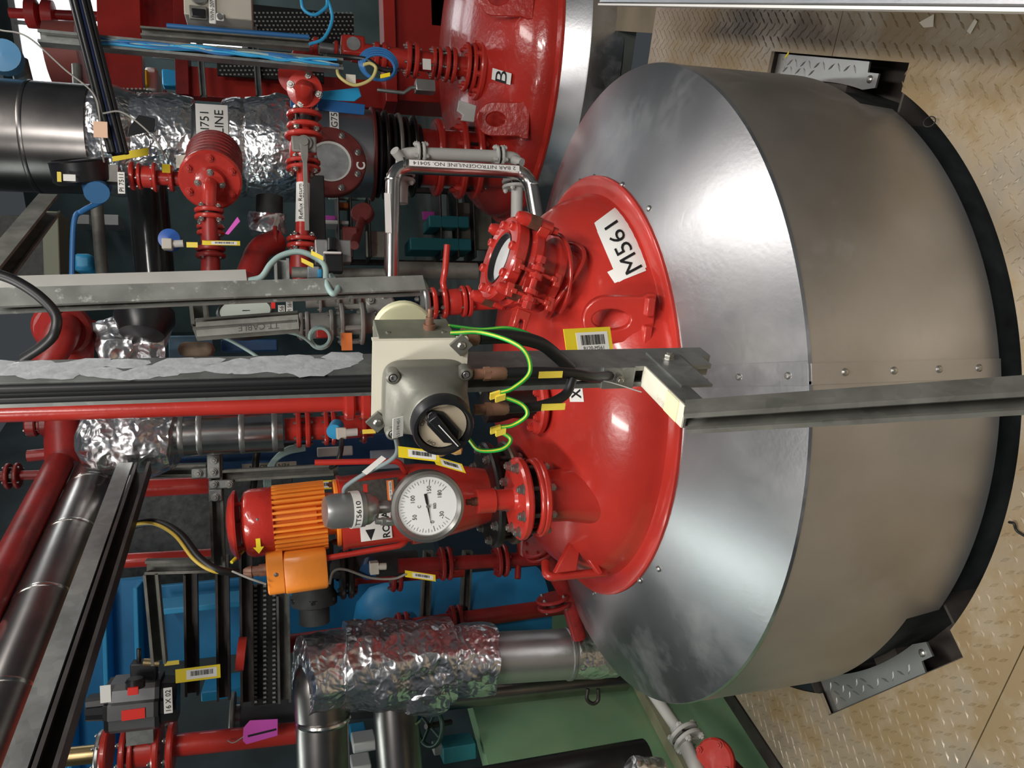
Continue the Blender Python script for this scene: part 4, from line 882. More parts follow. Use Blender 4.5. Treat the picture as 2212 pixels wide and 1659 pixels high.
# nozzle O, bellows and insulated column
CY = 4.12
cx_ = lambda x: at(x, 334-(x-600)*.0, CY)
col = thing('insulated_column', 'tall pipe wrapped in crumpled foil with white plate lettered I751 LINE', 'insulated pipe', at(800, 334, CY))
base = at(800, 334, CY); top0 = at(0, 330, CY); cax = V((base.x, base.y, 0)); zat = lambda x: at(x, 332, CY).z
def foil_tube(par, p0, p1, r, name='foil_wrap', amp=.012, n=40, seg=None, m=FOIL, seed=0, bulge=0, lobes=0):
    p0, p1 = V(p0), V(p1); L_ = (p1-p0).length; seg = seg or max(6, int(L_/.02)); g = G()
    P = [p0+(p1-p0)*(i/seg) for i in range(seg+1)]
    R_ = [r*(1+bulge*sin(pi*i/seg)+lobes*abs(sin(pi*i/seg*3))) for i in range(seg+1)]
    g.tube(P, R_, n); o = P_(g, name, m, par, ang=1.0); noisy(o, amp, 9, seed, amp*.5, 24); return o
zc = lambda x: V((cax.x, cax.y, zat(x)))
pipe(col, [zc(210), zc(-60)], .255, SSK, n=48, name='cladding_duct'); 
g = G(); g.lathe(zc(85), ZZ, [(.258, 0), (.260, .01), (.258, .02)], 48); P_(g, 'duct_band', SSK, col)
foil_tube(col, zc(300), zc(195), .235, seed=1, bulge=.12); foil_tube(col, zc(425), zc(290), .225, seed=2, bulge=.05)
pipe(col, [zc(500), zc(420)], .20, SS, n=40, name='bare_sleeve'); foil_tube(col, zc(545), zc(485), .225, seed=3, bulge=.1); foil_tube(col, zc(665), zc(535), .245, seed=4, amp=.016, bulge=.08)
pipe(col, [zc(800), zc(655)], .225, SS, n=40, name='bare_sleeve'); foil_tube(col, zc(672), zc(640), .232, seed=5)
p = at(458, 262, CY-.24); lp = plate('line_plate', p, XX, ZZ, S(62, CY), S(56, CY), .004, WHITE, col); text(lp, 'I751', p+ZZ*S(13, CY)-V((0, .003, 0)), XX, ZZ, S(15, CY)); text(lp, 'LINE', p-ZZ*S(12, CY)-V((0, .003, 0)), XX, ZZ, S(15, CY))
p = at(722, 264, CY-.225); lp = plate('line_plate', p, XX, ZZ, S(40, CY), S(17, CY), .004, WHITE, col); text(lp, 'SG75', p-V((0, .003, 0)), XX, ZZ, S(12, CY))
# big sight glass C facing us
sc_ = at(713, 347, CY-.30); sn = V((.12, -1, .0)).normalized(); sg = thing('sight_glass', 'round brown red sight glass flange lettered C on the insulated column', 'sight glass', sc_-sn*.05)
g = G(); g.lathe(sc_-sn*.04, sn, [(S(40, CY), 0), (S(68, CY), 0), (S(68, CY), .035), (S(66, CY), .04), (S(43, CY), .04), (S(40, CY), .03)], 44, closed=True); rg = P_(g, 'cover_ring', MAROON, sg); nuts(rg, sc_, sn, S(56, CY), 8, .013, NUT_Z, .35)
g = G(); g.lathe(sc_-sn*.02, sn, [(0, 0), (S(41, CY), 0), (S(41, CY), .006), (0, .006)], 32); P_(g, 'glass_pane', GLASS, sg)
g = G(); g.lathe(sc_-sn*.014, sn, [(S(36, CY), 0), (S(40, CY), 0), (S(40, CY), .008), (S(36, CY), .004)], 32, closed=True); P_(g, 'glass_gasket', GREYW, sg)
text(rg, 'C', sc_+V((-.02, -.006, -S(57, CY))), V((1, .12, 0)), ZZ, S(17, CY), WHITE, bold=.03)
g = G(); g.lathe(sc_-sn*.30, sn, [(S(50, CY), .17), (S(50, CY), .26)], 30); P_(g, 'sight_branch', MAROON, col)
bl = thing('bellows_joint', 'black ribbed bellows between foil column and red nozzle', 'bellows', zc(905))
for x, r, m_ in ((806, 95, MAROON), (818, 88, DARKF), (833, 90, DARKF), (848, 84, DARKF), (862, 86, CAST), (877, 80, DARKF), (893, 84, DARKF)):
    disc(bl, zc(x), ZZ, S(r, CY), S(7, CY), m_, 'bellows_ring')
pipe(bl, [zc(905), zc(800)], S(66, CY), DARKF, name='bellows_core')
on = thing('flanged_nozzle', 'large red bolted nozzle under the black bellows beside sticker O', 'nozzle', zc(1060))
pipe(v2, [zc(1090), zc(1028)], S(58, CY), REDL, n=28, name='nozzle_neck'); pipe(on, [zc(1020), zc(905)], S(58, CY), REDL, n=28); flange_pair(on, zc(1008), ZZ, S(84, CY), S(13, CY), S(20, CY), REDL, 8, S(7, CY), NUT_RED); disc(on, zc(950), ZZ, S(80, CY), S(14, CY), REDL); g = G(); g.lathe(zc(985), ZZ, [(S(60, CY), 0), (S(50, CY), S(40, CY)), (S(70, CY), S(50, CY))], 28); P_(g, 'reducer', REDL, on)
g = G(); p = at(1010, 240, 3.6); g.prism([(-.05, -.03), (.03, -.045), (.05, .04), (.0, .05), (-.02, .02), (-.045, .035)], p, XX, ZZ, V((0, .012, 0))); hk = P_(g, 'hinged_clip', GREYW, None, bevel=.002); tag(hk, 'pale grey metal clip hanging over the red nozzle', 'clip')
# red structural frame on the right
frm = thing('red_steel_frame', 'red painted structural steel frame behind the cable struts', 'frame', at(700, 80, 5.2))
FY = 5.8
def rect(par, x0, x1, y0, y1, Y, th, m, name, bevel=.004):
    a, b = at(x0, (y0+y1)/2, Y), at(x1, (y0+y1)/2, Y); c, d_ = at((x0+x1)/2, y0, Y), at((x0+x1)/2, y1, Y)
    g = G(); g.box(((a+b)/2).lerp((c+d_)/2, .5), V((abs(c.x-d_.x)/2, 0, 0)), V((0, th/2, 0)), ZZ*abs(a.z-b.z)/2); return P_(g, name, m, par, bevel=bevel)
rect(frm, 215, 308, -60, 214, FY, .12, RED, 'beam'); rect(frm, 380, 408, -60, 214, FY, .2, REDD, 'beam_flange'); rect(frm, 300, 395, -60, 120, FY+.15, .03, REDD, 'beam_web'); rect(frm, 395, 850, 165, 226, FY+.05, .1, RED, 'column_plate'); rect(frm, 825, 850, -60, 232, FY-.2, .25, RED, 'beam_flange'); rect(frm, 850, 960, -60, 235, FY-.1, .3, RED, 'beam_web'); rect(frm, 925, 966, -60, 70, 5.65, .2, RED, 'column_plate')
rect(frm, 352, 360, 195, 205, FY-.3, .02, MAROON, 'bracket')
o = rect(None, 318, 345, 155, 205, FY+.5, .2, WHITE, 'white_drum', .02); tag(o, 'white drum seen through the red frame opening', 'drum')
o = rect(None, 305, 322, 155, 190, FY+.4, .1, YEL, 'yellow_crate', .01); tag(o, 'yellow crate seen through the red frame opening', 'crate')
o = rect(None, 352, 392, 155, 190, FY+1.0, .1, BLUEL, 'blue_crate', .01); tag(o, 'blue crate seen through the red frame opening', 'crate')
# control panel
cp = thing('control_panel', 'beige control panel with small display and key switch', 'control panel', at(545, 20, 3.7))
def face(par, x0, x1, y0, y1, Y, th, m, name, **k): return rect(par, x0, x1, y0, y1, Y, th, m, name, **k)
face(cp, 402, 545, -70, 57, 3.7, .18, BEIGE, 'panel_body'); face(cp, 409, 448, 14, 43, 3.6, .02, GALVD, 'display_bezel'); face(cp, 414, 444, 19, 38, 3.585, .01, BLACK, 'display'); lb = face(cp, 451, 466, -5, 51, 3.6, .008, WHITE, 'label'); text(lb, 'VIVN-207', at(458, 22, 3.59), XX, ZZ, S(7, 3.6)); face(cp, 467, 484, 29, 45, 3.6, .01, WHITE, 'key_plate'); g = G(); g.lathe(at(475, 37, 3.59), V((0, -1, 0)), [(.012, 0), (.012, .012), (0, .012)], 14); P_(g, 'key_switch', ALUG, cp)
g = G(); g.lathe(at(430, -8, 3.6), V((0, -1, 0)), [(S(17, 3.6), 0), (S(17, 3.6), .02), (S(11, 3.6), .02), (S(10, 3.6), .01), (0, .01)], 24); P_(g, 'round_meter', ALUG, cp)
# perforated dark trays behind
for (x0, x1, y0, y1, Y, l) in ((545, 765, 22, 92, 5.62, 'black perforated tray above the red flange stack'), (470, 700, 110, 172, 5.62, 'black perforated tray behind the blue cable strut'), (0, 330, 186, 222, 4.9, 'long black perforated tray above the stainless duct')):
    t = thing('cable_tray', l, 'cable tray', at(x1, y1, Y)); face(t, x0, x1, y0, y1, Y, .03, MESHB, 'tray_plate')
    g = G()
    for i in range(int((x1-x0)/9)):
        for j in range(int((y1-y0)/9)):
            p = at(x0+6+i*9+(4 if j % 2 else 0), y0+6+j*9, Y-.02); g.box(p, XX*S(1.5, Y), V((0, .003, 0)), ZZ*S(2, Y))
    P_(g, 'tray_slot_glint', M('slot_glint', (.30, .32, .30), .5), t, ang=0, kind='stuff')  # pale blocks paint a glint of light at each slot
for (x, y0, y1) in ((428, 55, 208), (548, 55, 208)):
    p0, p1 = at(x, y0, 5.56), at(x+12, y1, 5.56); strut('hanger_strut', 'galvanised hanger strut crossing in front of the red column' if x < 500 else 'galvanised hanger strut beside the black perforated tray', p0, p1, .041, .041, V((0, -1, 0)), GALV)
# struts with blue cables
st_ = thing('cable_strut', 'galvanised strut loaded with loose blue cables', 'strut', at(740, 142, 2.9)); a_, b_ = at(85, 82, 2.785), at(741, 143, 2.785)
P_(channel(a_, b_, .041, .041, V((0, -1, 0))), 'strut_channel', GALV, st_, ang=.3)
for i in range(7):
    P = []
    for k in range(9):
        t = .18+.80*k/8; P.append(a_.lerp(b_, t)+V((random.uniform(-.010, .010), -.022-random.uniform(0, .008), random.uniform(-.004, .004))))
    cable(('light blue cable lying in the galvanised strut', 'pale green cable lying in the galvanised strut', 'dark blue cable lying in the galvanised strut')[i % 3], P, .0045, (BLUEL, WIREC, BLUEC)[i % 3], 'cables in the blue cable strut', k=5, n=6)
st2_ = thing('cable_strut', 'thin galvanised strut with a dark blue cable along its edge', 'strut', at(665, 98, 3.7)); a_, b_ = at(305, 70, 3.7), at(668, 98, 3.7); P_(channel(a_, b_, .041, .041, V((0, -1, 0))), 'strut_channel', GALVD, st2_, ang=.3)
cable('thick dark blue cable along the thin strut', [a_.lerp(b_, t)+V((.03, -.02, 0)) for t in (.15, .4, .7, 1)], .011, BLUEC)
cable('loop of bright blue cable hanging below the control panel', [at(650, -10, 3.6), at(656, 20, 3.6), at(680, 32, 3.6), at(705, 15, 3.6), at(708, 0, 3.6), at(718, 40, 3.6), at(700, 82, 3.6), at(668, 96, 3.6)], .008, BLUEL)
# coil at the strut end
co = at(818, 150, 2.8); g = G()
for k in range(4): g.tube([co+V((cos(t)*.045*(1+.1*k)+.006*k, -.02+.006*k, sin(t)*.055*(1+.08*k))) for t in [2*pi*i/28 for i in range(28)]], .0048, 6, closed=True)
o = P_(g, 'cable_coil', BLUEC, None, ang=1); tag(o, 'coiled blue cable tied at the end of the cable strut', 'cable coil')
cable('yellow cable looping below the end of the cable strut', [at(728, 140, 2.8), at(733, 165, 2.75), at(765, 184, 2.75), at(800, 172, 2.75), at(812, 148, 2.75), at(800, 137, 2.75), at(785, 140, 2.75)], .006, M('old_yellow_cable', (.55, .48, .18), .5))
cable('black cable leaving the cable strut above the coil', [at(705, 120, 2.8), at(760, 124, 2.8), at(795, 130, 2.785), at(825, 150, 2.78), at(860, 152, 2.8)], .009)
o = plate('yellow_marker', at(832, 163, 2.74), XX*.3-ZZ, XX, .036, .014, .002, YEL); tag(o, 'yellow marker tag on the coiled blue cable', 'marker')
o = plate('paper_tag', at(758, 172, 2.8), XX, ZZ, .036, .034, .002, CREAM); tag(o, 'cream paper tag hanging below the cable strut end', 'tag')
# blue guard
bg = thing('blue_guard', 'folded blue sheet guard beside the red valve elbow', 'guard', at(740, 220, 3.1)); NY_ = V((0, 1, 0))
tri([at(695, 198, 3.02), at(775, 189, 3.02), at(781, 209, 3.02), at(766, 219, 3.0), at(692, 216, 3.0)], .008, BLUEL, 'upper_leaf', bg, NY_); tri([at(686, 213, 3.0), at(789, 226, 2.99), at(787, 249, 2.99), at(684, 238, 3.0)], .008, M('mid_blue_paint', (.01, .09, .26), .4), 'lower_leaf', bg, NY_); tri([at(627, 212, 3.02), at(700, 218, 3.02), at(700, 236, 3.02), at(627, 232, 3.02)], .008, MATS['mid_blue_paint'], 'lower_leaf', bg, NY_)
# ================================================================== reflux return line (runs across)
RY = 2.98
rf = thing('reflux_return_pipe', 'red reflux return pipe with lever valve and white lettered sleeve', 'pipe', at(655, 520, RY)); xr = lambda y: at(656+(330-y)*.02, y, RY)
p = at(659, 195, RY-.05); e0 = V((-.25, -1, .1)).normalized()
g = G(); g.lathe(p, e0, [(0, 0), (S(34, RY), 0), (S(34, RY), .024), (S(20, RY), .03), (0, .03)], 32); ef = P_(g, 'flange', RED, rf); nuts(ef, p+e0*.024, e0, S(27, RY), 4, .012, NUT_Z, .5)
g = G(); g.lathe(p+V((.05, .06, .03))+XX*.02, e0, [(0, 0), (S(34, RY), 0), (S(34, RY), .024), (0, .024)], 32); P_(g, 'flange', RED, rf)
g = G(); p2_ = p+e0*.02; g.tube([p2_, p2_+e0*.05, xr(228)+V((0, -.03, 0)), xr(250)], S(17, RY), 18, .05); P_(g, 'elbow', RED, rf, ang=1)
pipe(rf, [xr(235), xr(600)], S(13, RY), RED)
for y in (262, ): flange_pair(rf, xr(y), XX, S(35, RY), S(9, RY), S(14, RY), RED, 4, .011, NUT_Z)
disc(rf, xr(300), XX, S(38, RY), S(9, RY), RED); flange_pair(rf, xr(358), XX, S(34, RY), S(8, RY), S(5, RY), RED, 4, .010, NUT_Z)
g = G(); g.lathe(xr(352), XX, [(S(22, RY), 0), (S(27, RY), S(12, RY)), (S(27, RY), S(36, RY)), (S(22, RY), S(48, RY))], 24); P_(g, 'valve_body', RED, rf)
vp_ = xr(322)+V((0, -S(32, RY), 0)); g = G(); g.box(vp_, XX*S(16, RY), V((0, .006, 0)), ZZ*S(24, RY)); vp2 = P_(g, 'valve_plate', CAST, rf, bevel=.006); g = G(); g.lathe(vp_, V((0, -1, 0)), [(S(15, RY), 0), (S(15, RY), .02), (S(8, RY), .02), (S(8, RY), .035), (0, .035)], 20); P_(g, 'valve_hub', CAST, vp2)
g = G(); q = xr(322)+V((0, -S(32, RY)-.03, 0)); g.prism([(S(6, RY), -S(8, RY)), (S(6, RY), S(8, RY)), (-S(30, RY), S(7, RY)), (-S(40, RY), S(4, RY)), (-S(175, RY), S(4, RY)), (-S(175, RY), -S(5, RY)), (-S(40, RY), -S(5, RY)), (-S(30, RY), -S(7, RY))], q, XX, ZZ, V((0, .006, 0))); P_(g, 'lever', CAST, vp2, bevel=.002)
s0_, s1_ = xr(396), xr(481); g = G(); g.cyl(s0_, s1_, S(13.6, RY), 24); sl = P_(g, 'label_sleeve', WHITE, rf)
text(sl, 'Reflux Return', (s0_+s1_)/2+V((0, -S(14, RY), S(5, RY))), XX, ZZ, S(8, RY), fit=S(70, RY)); text(sl, 'Line No. 75112', (s0_+s1_)/2+V((0, -S(14, RY), -S(5, RY))), XX, ZZ, S(8, RY), fit=S(70, RY))
flange_pair(rf, xr(524), XX, S(30, RY), S(9, RY), S(4, RY), RED, 4, .010, NUT_Z); g = G(); g.lathe(xr(605), XX, [(S(16, RY), 0), (S(24, RY), S(20, RY)), (S(16, RY), S(70, RY))], 20); P_(g, 'valve_body', REDD, rf)
# ================================================================== ribbed red trap with gauge
TY = 3.0
tr = thing('ribbed_trap', 'red ribbed cylinder trap with bolted round cover and elbow', 'trap', at(455, 390, TY)); tcx = at(455, 388, TY-.1); td = V((-.50, -.85, -.02)).normalized()
pr = []
for k in range(7): pr += [(S(47, TY), -.02-.045*k), (S(55, TY), -.026-.045*k), (S(55, TY), -.045-.045*k), (S(47, TY), -.051-.045*k)]
g = G(); g.lathe(tcx, td, [(0, 0)]+[(S(50, TY), 0)]+pr+[(0, -.35)], 40); P_(g, 'ribbed_body', REDD, tr, ang=.4)
dk = disc(tr, tcx-td*.01, td, S(57, TY), .03, RED, 'cover'); nuts(dk, tcx+td*.02, td, S(44, TY), 6, .012, NUT_RED, .3)
hb = tcx+td*.02+XX*0; g = G(); g.lathe(hb, td, [(S(28, TY), 0), (S(26, TY), .03), (S(15, TY), .035), (0, .035)], 24); hb_ = P_(g, 'hub', RED, tr); nuts(hb_, hb+td*.03, td, S(21, TY), 4, .010, NUT_Z, .78)
pipe(tr, [hb+td*.03, hb+td*.075, hb+td*.075+at(456, 470, TY)-at(456, 410, TY)], S(13, TY), RED, .05); flange_pair(tr, hb+td*.075+at(456, 464, TY)-at(456, 410, TY), XX, S(26, TY), S(8, TY), S(4, TY), RED, 4, .009, NUT_Z)
pipe(tr, [hb+td*.075+at(456, 466, TY)-at(456, 410, TY), hb+td*.075+at(458, 520, TY)-at(456, 410, TY)], S(14, TY), REDD)
plate('paper_tag', tcx-td*.12+V((0.02, -.03, S(52, TY))), XX, V((0, .5, 1)), .045, .05, .002, CREAM, tr)
tv = thing('flanged_valve', 'red flanged valve above the ribbed trap with a yellow tag', 'valve', at(405, 385, TY)); stack(tv, [(285, 380), (405, 388)], TY, [('p', 410, 285, 14, RED), ('f', 292, 27, 8, RED), ('f', 306, 25, 6, RED), ('p', 330, 308, 21, RED), ('f', 340, 28, 7, RED), ('f', 376, 25, 8, RED)]); plate('yellow_tag', at(359, 364, TY-.08), XX, ZZ, .03, .026, .002, YEL, tv)
bgk = thing('pressure_gauge', 'black drum pressure gauge facing sideways above the red flanged valve', 'gauge', at(228, 372, TY)); gd = V((.93, -.33, .12)).normalized(); gq = at(176, 372, TY)
g = G(); g.lathe(gq-gd*S(20, TY), gd, [(0, 0), (S(44, TY), 0), (S(51, TY), .01), (S(51, TY), S(40, TY)), (S(53, TY), S(42, TY)), (S(47, TY), S(44, TY)), (S(45, TY), S(40, TY)), (0, S(40, TY))], 40); P_(g, 'case', BLACK, bgk, ang=.5); g = G(); g.lathe(gq+gd*S(20.5, TY), gd, [(0, 0), (S(45, TY), 0), (0, .001)], 32); P_(g, 'dial', DIAL, bgk)
plate('sticker', at(150, 384, TY-.115), XX, ZZ, S(12, TY), S(20, TY), .002, WHITE, bgk); plate('sticker', at(128, 382, TY-.08), XX, ZZ, S(18, TY), S(7, TY), .002, YELS, bgk)
g = G(); g.cyl(at(228, 374, TY), at(262, 376, TY), .018, 12); g.box(at(245, 378, TY), XX*.03, V((0, .025, 0)), ZZ*.02); P_(g, 'fitting', CAST, bgk); g = G(); g.lathe(at(205, 400, TY), V((-.5, -.6, -.2)), [(S(22, TY), 0), (S(22, TY), .06), (0, .06)], 20); P_(g, 'blue_base', M('soft_blue_plastic', (.06, .2, .42), .5), bgk)
o = plate('paper_tag', at(262, 395, TY-.08), XX, ZZ, S(40, TY), S(12, TY), .002, WHITE); tag(o, 'white lettered strip beside the black pressure gauge', 'tag'); text(o, 'PI 7511', at(262, 395, TY-.083), XX, ZZ, S(8, TY)); o = plate('yellow_tag', at(282, 334, TY-.12), ZZ*-1+XX*.25, XX, S(62, TY), S(14, TY), .003, YEL); tag(o, 'yellow plastic tag tied above the red flanged valve', 'tag')
cable('blue air hose bending away below the black gauge', [at(236, 400, TY), at(225, 430, TY), at(180, 455, TY+.1), at(160, 480, TY+.1), at(155, 610, TY+.1)], .010, BLUEC)
# dark strut with black cable bundle
dks = thing('cable_strut', 'dark strut crossing the red frame with a bundle of black cables', 'strut', at(262, 335, 2.6)); a_, b_ = at(165, -40, 2.75), at(258, 330, 2.7); P_(channel(a_, b_, .05, .041, V((0, -1, 0))), 'strut_channel', STEEL, dks, ang=.3)
for i in range(5): cable('black cable tied along the dark strut', [a_.lerp(b_, t)+V((0, -.03-.008*(i % 2), 0))+ZZ*(.012*(i-2)) for t in (0, .3, .6, 1.02)], .008, RUB if i != 2 else M('navy_cable', (.01, .02, .07), .4), 'cables on the dark strut', k=4, n=6)
cable('thin grey wire swinging across to the dark strut', [at(0, 65, 2.7), at(60, 80, 2.65), at(140, 150, 2.65), at(200, 200, 2.65), at(215, 250, 2.65), at(218, 310, 2.65), at(225, 350, 2.7)], .0028, CABLEG); cable('thin grey wire looping over the foil to the white fitting', [at(222, 245, 2.65), at(262, 242, 2.65), at(310, 275, 2.65), at(345, 315, 2.65), at(356, 345, 2.7)], .0028, CABLEG)
o = plate('paper_tag', at(217, 280, 2.64), XX, ZZ, .05, .04, .002, M('peach_paper', (.78, .50, .35), .6)); tag(o, 'peach paper tag hanging by the dark strut', 'tag')
tri([at(278, 275, CY-.28), at(300, 248, CY-.28), at(335, 256, CY-.28), at(333, 282, CY-.28), at(300, 290, CY-.28), at(275, 296, CY-.28)], .004, BLACK, 'black_patch', col, V((0, 1, 0)))
# ================================================================== foil pipe at the left
LY = 2.88
fo = thing('foil_wrapped_pipe', 'thick vertical pipe in crumpled foil with a dark stainless elbow', 'insulated pipe', at(1320, 1412, LY))
fx = lambda x: at(x, 1438-(x-760)*.055, LY)
pipe(fo, [fx(1330), fx(1040)], S(54, LY), SSD, n=36, name='cladding_sleeve'); foil_tube(fo, fx(1325), fx(1236), S(55, LY), seed=11, amp=.008)
g = G(); d_ = (fx(1200)-fx(1240)).normalized(); g.lathe(fx(1231), d_, [(S(55, LY), 0), (S(57, LY), .003), (S(57, LY), .014), (S(55, LY), .017)], 36); P_(g, 'steel_band', ALUG, fo)
foil_tube(fo, fx(1062), fx(940), S(76, LY), seed=12, amp=.016); foil_tube(fo, fx(970), fx(740), S(86, LY), seed=13, amp=.022, bulge=.04)
foil_tube(fo, fx(960)+at(960, 1460, LY)-at(960, 1430, LY), fx(880)+at(960, 1460, LY)-at(960, 1430, LY), S(72, LY), seed=15, amp=.022, bulge=.1)
foil_tube(fo, fx(756), at(655, 1462, LY-.05), S(74, LY), seed=14, amp=.016, bulge=.02)
pipe(fo, [fx(760), at(686, 1455, LY-.02), at(696, 1560, LY-.03), at(700, 1700, LY-.05)], S(52, LY), SSK, .22, 32, name='stainless_elbow')
for y in (1558,):
    p = at(699, y, LY-.04); g = G(); g.lathe(p, XX, [(S(53, LY), 0), (S(54.5, LY), .008), (S(53, LY), .016)], 32); P_(g, 'swaged_bead', SSP, fo)
dp = thing('dark_standpipe', 'dark vertical pipe with a grey end flange left of the foil pipe', 'pipe', at(1345, 1465, 3.3)); DY_ = 3.3
pipe(dp, [at(1350, 1465, DY_), at(1000, 1502, DY_), at(505, 1550, DY_)], S(27, DY_), SSK, 0, 24)
disc(dp, at(508, 1550, DY_), at(505, 1550, DY_)-at(600, 1541, DY_), S(49, DY_), S(9, DY_), CAST, 'end_flange'); g = G(); g.cyl(at(520, 1549, DY_), at(640, 1537, DY_), S(31, DY_), 20); P_(g, 'pipe_wrap', M('dark_grey_wrap', (.06, .06, .065), .6), dp)
sp2 = thing('stainless_branch_pipe', 'bright stainless pipe leaving the foil wrap to the side', 'pipe', at(860, 1600, 3.05)); pipe(sp2, [at(852, 1500, 3.05), at(868, 1720, 3.0)], S(46, 3.05), SSK, n=32); g = G(); g.lathe(at(862, 1556, 3.05), XX, [(S(47, 3.05), 0), (S(47, 3.05), .01)], 28); P_(g, 'pipe_band', SSP, sp2)
hw = thing('valve_handwheel', 'dark green spoked handwheel under the foil wrap', 'handwheel', at(940, 1568, 3.2)); hn = V((.2, -.5, .85)).normalized(); hc = at(928, 1568, 3.2); g = G(); u_ = hn.orthogonal().normalized(); v_ = hn.cross(u_); g.tube([hc+(u_*cos(t)+v_*sin(t))*S(40, 3.2) for t in [2*pi*i/28 for i in range(28)]], .010, 8, closed=True); HG = M('dark_green_enamel', (.02, .06, .04), .4); P_(g, 'rim', HG, hw, ang=1)
for k in range(4): g = G(); t = pi/2*k+.4; g.cyl(hc, hc+(u_*cos(t)+v_*sin(t))*S(40, 3.2), .007, 8); P_(g, 'spoke', HG, hw)
g = G(); g.cyl(hc-hn*.12, hc+hn*.02, .012, 10); P_(g, 'valve_stem', STEEL, hw)
g = G(); a_, b_ = at(1118, 1519, 3.55), at(1178, 1634, 3.25); dd_ = (b_-a_).normalized()
pt = thing('perforated_strip', 'slotted metal strip fixed across the green wall', 'cable tray', b_); g.bar(a_, b_, .06, .006, ZZ); P_(g, 'strip_plate', GALV, pt)
g = G(); sl_ = dd_.cross(V((.9, -.43, 0))).normalized()
for i in range(13):
    for s in (-1, 1):
        p = a_.lerp(b_, (i+.5)/13)+ZZ*s*.015-V((0, .005, 0))+V((.004, 0, 0)); g.box(p, ZZ*.009, dd_*.006, V((.3, -1, 0)).normalized()*.0045)
P_(g, 'slot', INK, pt, ang=0, kind='stuff')
td_ = thing('teal_pump', 'small teal painted pump housing against the green wall', 'pump', at(1000, 1615, 3.3)); rect(td_, 952, 1022, 1598, 1632, 3.3, .12, TEAL, 'housing'); g = G(); g.lathe(at(1028, 1615, 3.3), ZZ, [(S(18, 3.3), 0), (S(18, 3.3), .03), (S(10, 3.3), .03)], 18); P_(g, 'housing_flange', TEAL, td_); rect(td_, 935, 955, 1605, 1625, 3.3, .06, GREYW, 'cap')
bk = thing('black_drain_pipe', 'black pipe along the bottom of the green wall with foil at its end', 'pipe', at(1390, 1625, 2.5)); pipe(bk, [at(1395, 1640, 2.5), at(1120, 1690, 2.5), at(900, 1730, 2.5)], S(44, 2.5), M('black_pipe', (.02, .019, .018), .35, .4, .3, 12), n=24); foil_tube(bk, at(1425, 1668, 2.42), at(1362, 1660, 2.4), S(30, 2.4), seed=21, amp=.014)
cable('dark bent hook hanging by the green wall', [at(1270, 1488, 2.95), at(1268, 1510, 2.95), at(1280, 1520, 2.95), at(1292, 1512, 2.95), at(1292, 1488, 2.95)], .008, STEEL)
gw = thing('grey_bay_pipe', 'pale grey flanged pipe in the open bay beside the platform edge', 'pipe', at(1500, 1630, 2.55)); a_, b_, c_ = at(1405, 1490, 2.75), at(1462, 1572, 2.6), at(1520, 1690, 2.4); pipe(gw, [a_, b_], S(14, 2.6), GREYW); pipe(gw, [b_, c_], S(17, 2.5), GREYW); flange_pair(gw, at(1482, 1592, 2.55), (a_-b_), S(38, 2.55), S(10, 2.55), S(8, 2.55), GREYW, 4, .012, NUT_GW)
rb = thing('red_bay_flange', 'red bolted flange down in the bay beside the platform edge', 'flange', at(1560, 1640, 2.4)); f_ = disc(rb, at(1550, 1640, 2.42), V((.3, -.5, .8)), S(48, 2.4), .03, RED); nuts(f_, at(1550, 1640, 2.42)+V((.3, -.5, .8)).normalized()*.03, V((.3, -.5, .8)), S(38, 2.4), 4, .012, NUT_RED, .5); pipe(rb, [at(1550, 1640, 2.42), at(1600, 1690, 2.5)], S(30, 2.4), REDD)
# ================================================================== red actuated valve, far left
AY = 3.05
av = thing('actuated_valve', 'red flanged valve with red bolted pipe under the grey actuator', 'valve', at(300, 1620, AY)); pos, dd_ = stack(av, [(132, 1636), (640, 1583)], AY, [('p', 228, 120, 17, M('brass_pipe', (.45, .33, .16), .3, .9, .2, 20)), ('f', 222, 40, 9, ALUG), ('f', 238, 48, 12, RED), ('f', 276, 46, 10, RED), ('f', 292, 44, 8, RED), ('p', 345, 285, 33, RED), ('f', 348, 50, 12, RED), ('f', 378, 48, 12, RED), ('p', 700, 375, 21, RED)])
ac_ = thing('pneumatic_actuator', 'grey pneumatic actuator with red pointer and black end caps', 'actuator', at(290, 1570, AY-.1)); BYA = AY-.12
qa, qb = at(241, 1526, BYA), at(339, 1516, BYA); dq = (qb-qa).normalized(); oq = V((0, -1, 0)); sd_ = dq.cross(oq).normalized(); wq = S(46, BYA)
secq = lambda p, k: [p+sd_*(x*wq*k)+oq*(y*wq*k) for x, y in ((-1, -.8), (1, -.8), (1, .3), (.8, .55), (.35, .6), (.3, .8), (-.3, .8), (-.35, .6), (-.8, .55), (-1, .3))]
loft([secq(qa, 1), secq(qb, 1)], 'actuator_body', M('anodised_grey', (.20, .20, .205), .35, .6, .1, 10), ac_, .3)
loft([secq(qb, 1.02), secq(qb+dq*S(8, BYA), 1.02), secq(qb+dq*S(10, BYA), .85), secq(qb+dq*S(38, BYA), .8)], 'end_cap', BLACK, ac_, .4); loft([secq(qa, .95), secq(qa-dq*S(8, BYA), .95), secq(qa-dq*S(10, BYA), .5), secq(qa-dq*S(42, BYA), .45)], 'end_cap', BLACK, ac_, .4)
g = G(); kc = at(292, 1484, BYA-.09); g.lathe(kc, sd_*-1 if sd_.x < 0 else sd_, [(S(17, BYA), 0), (S(17, BYA), .02), (S(13, BYA), .03), (0, .03)], 20); kb = P_(g, 'pointer_knob', BLACK, ac_); plate('red_pointer', kc+V((0, -.035, .0)), XX, ZZ, .024, .032, .01, M('bright_red_plastic', (.75, .03, .02), .4), kb)
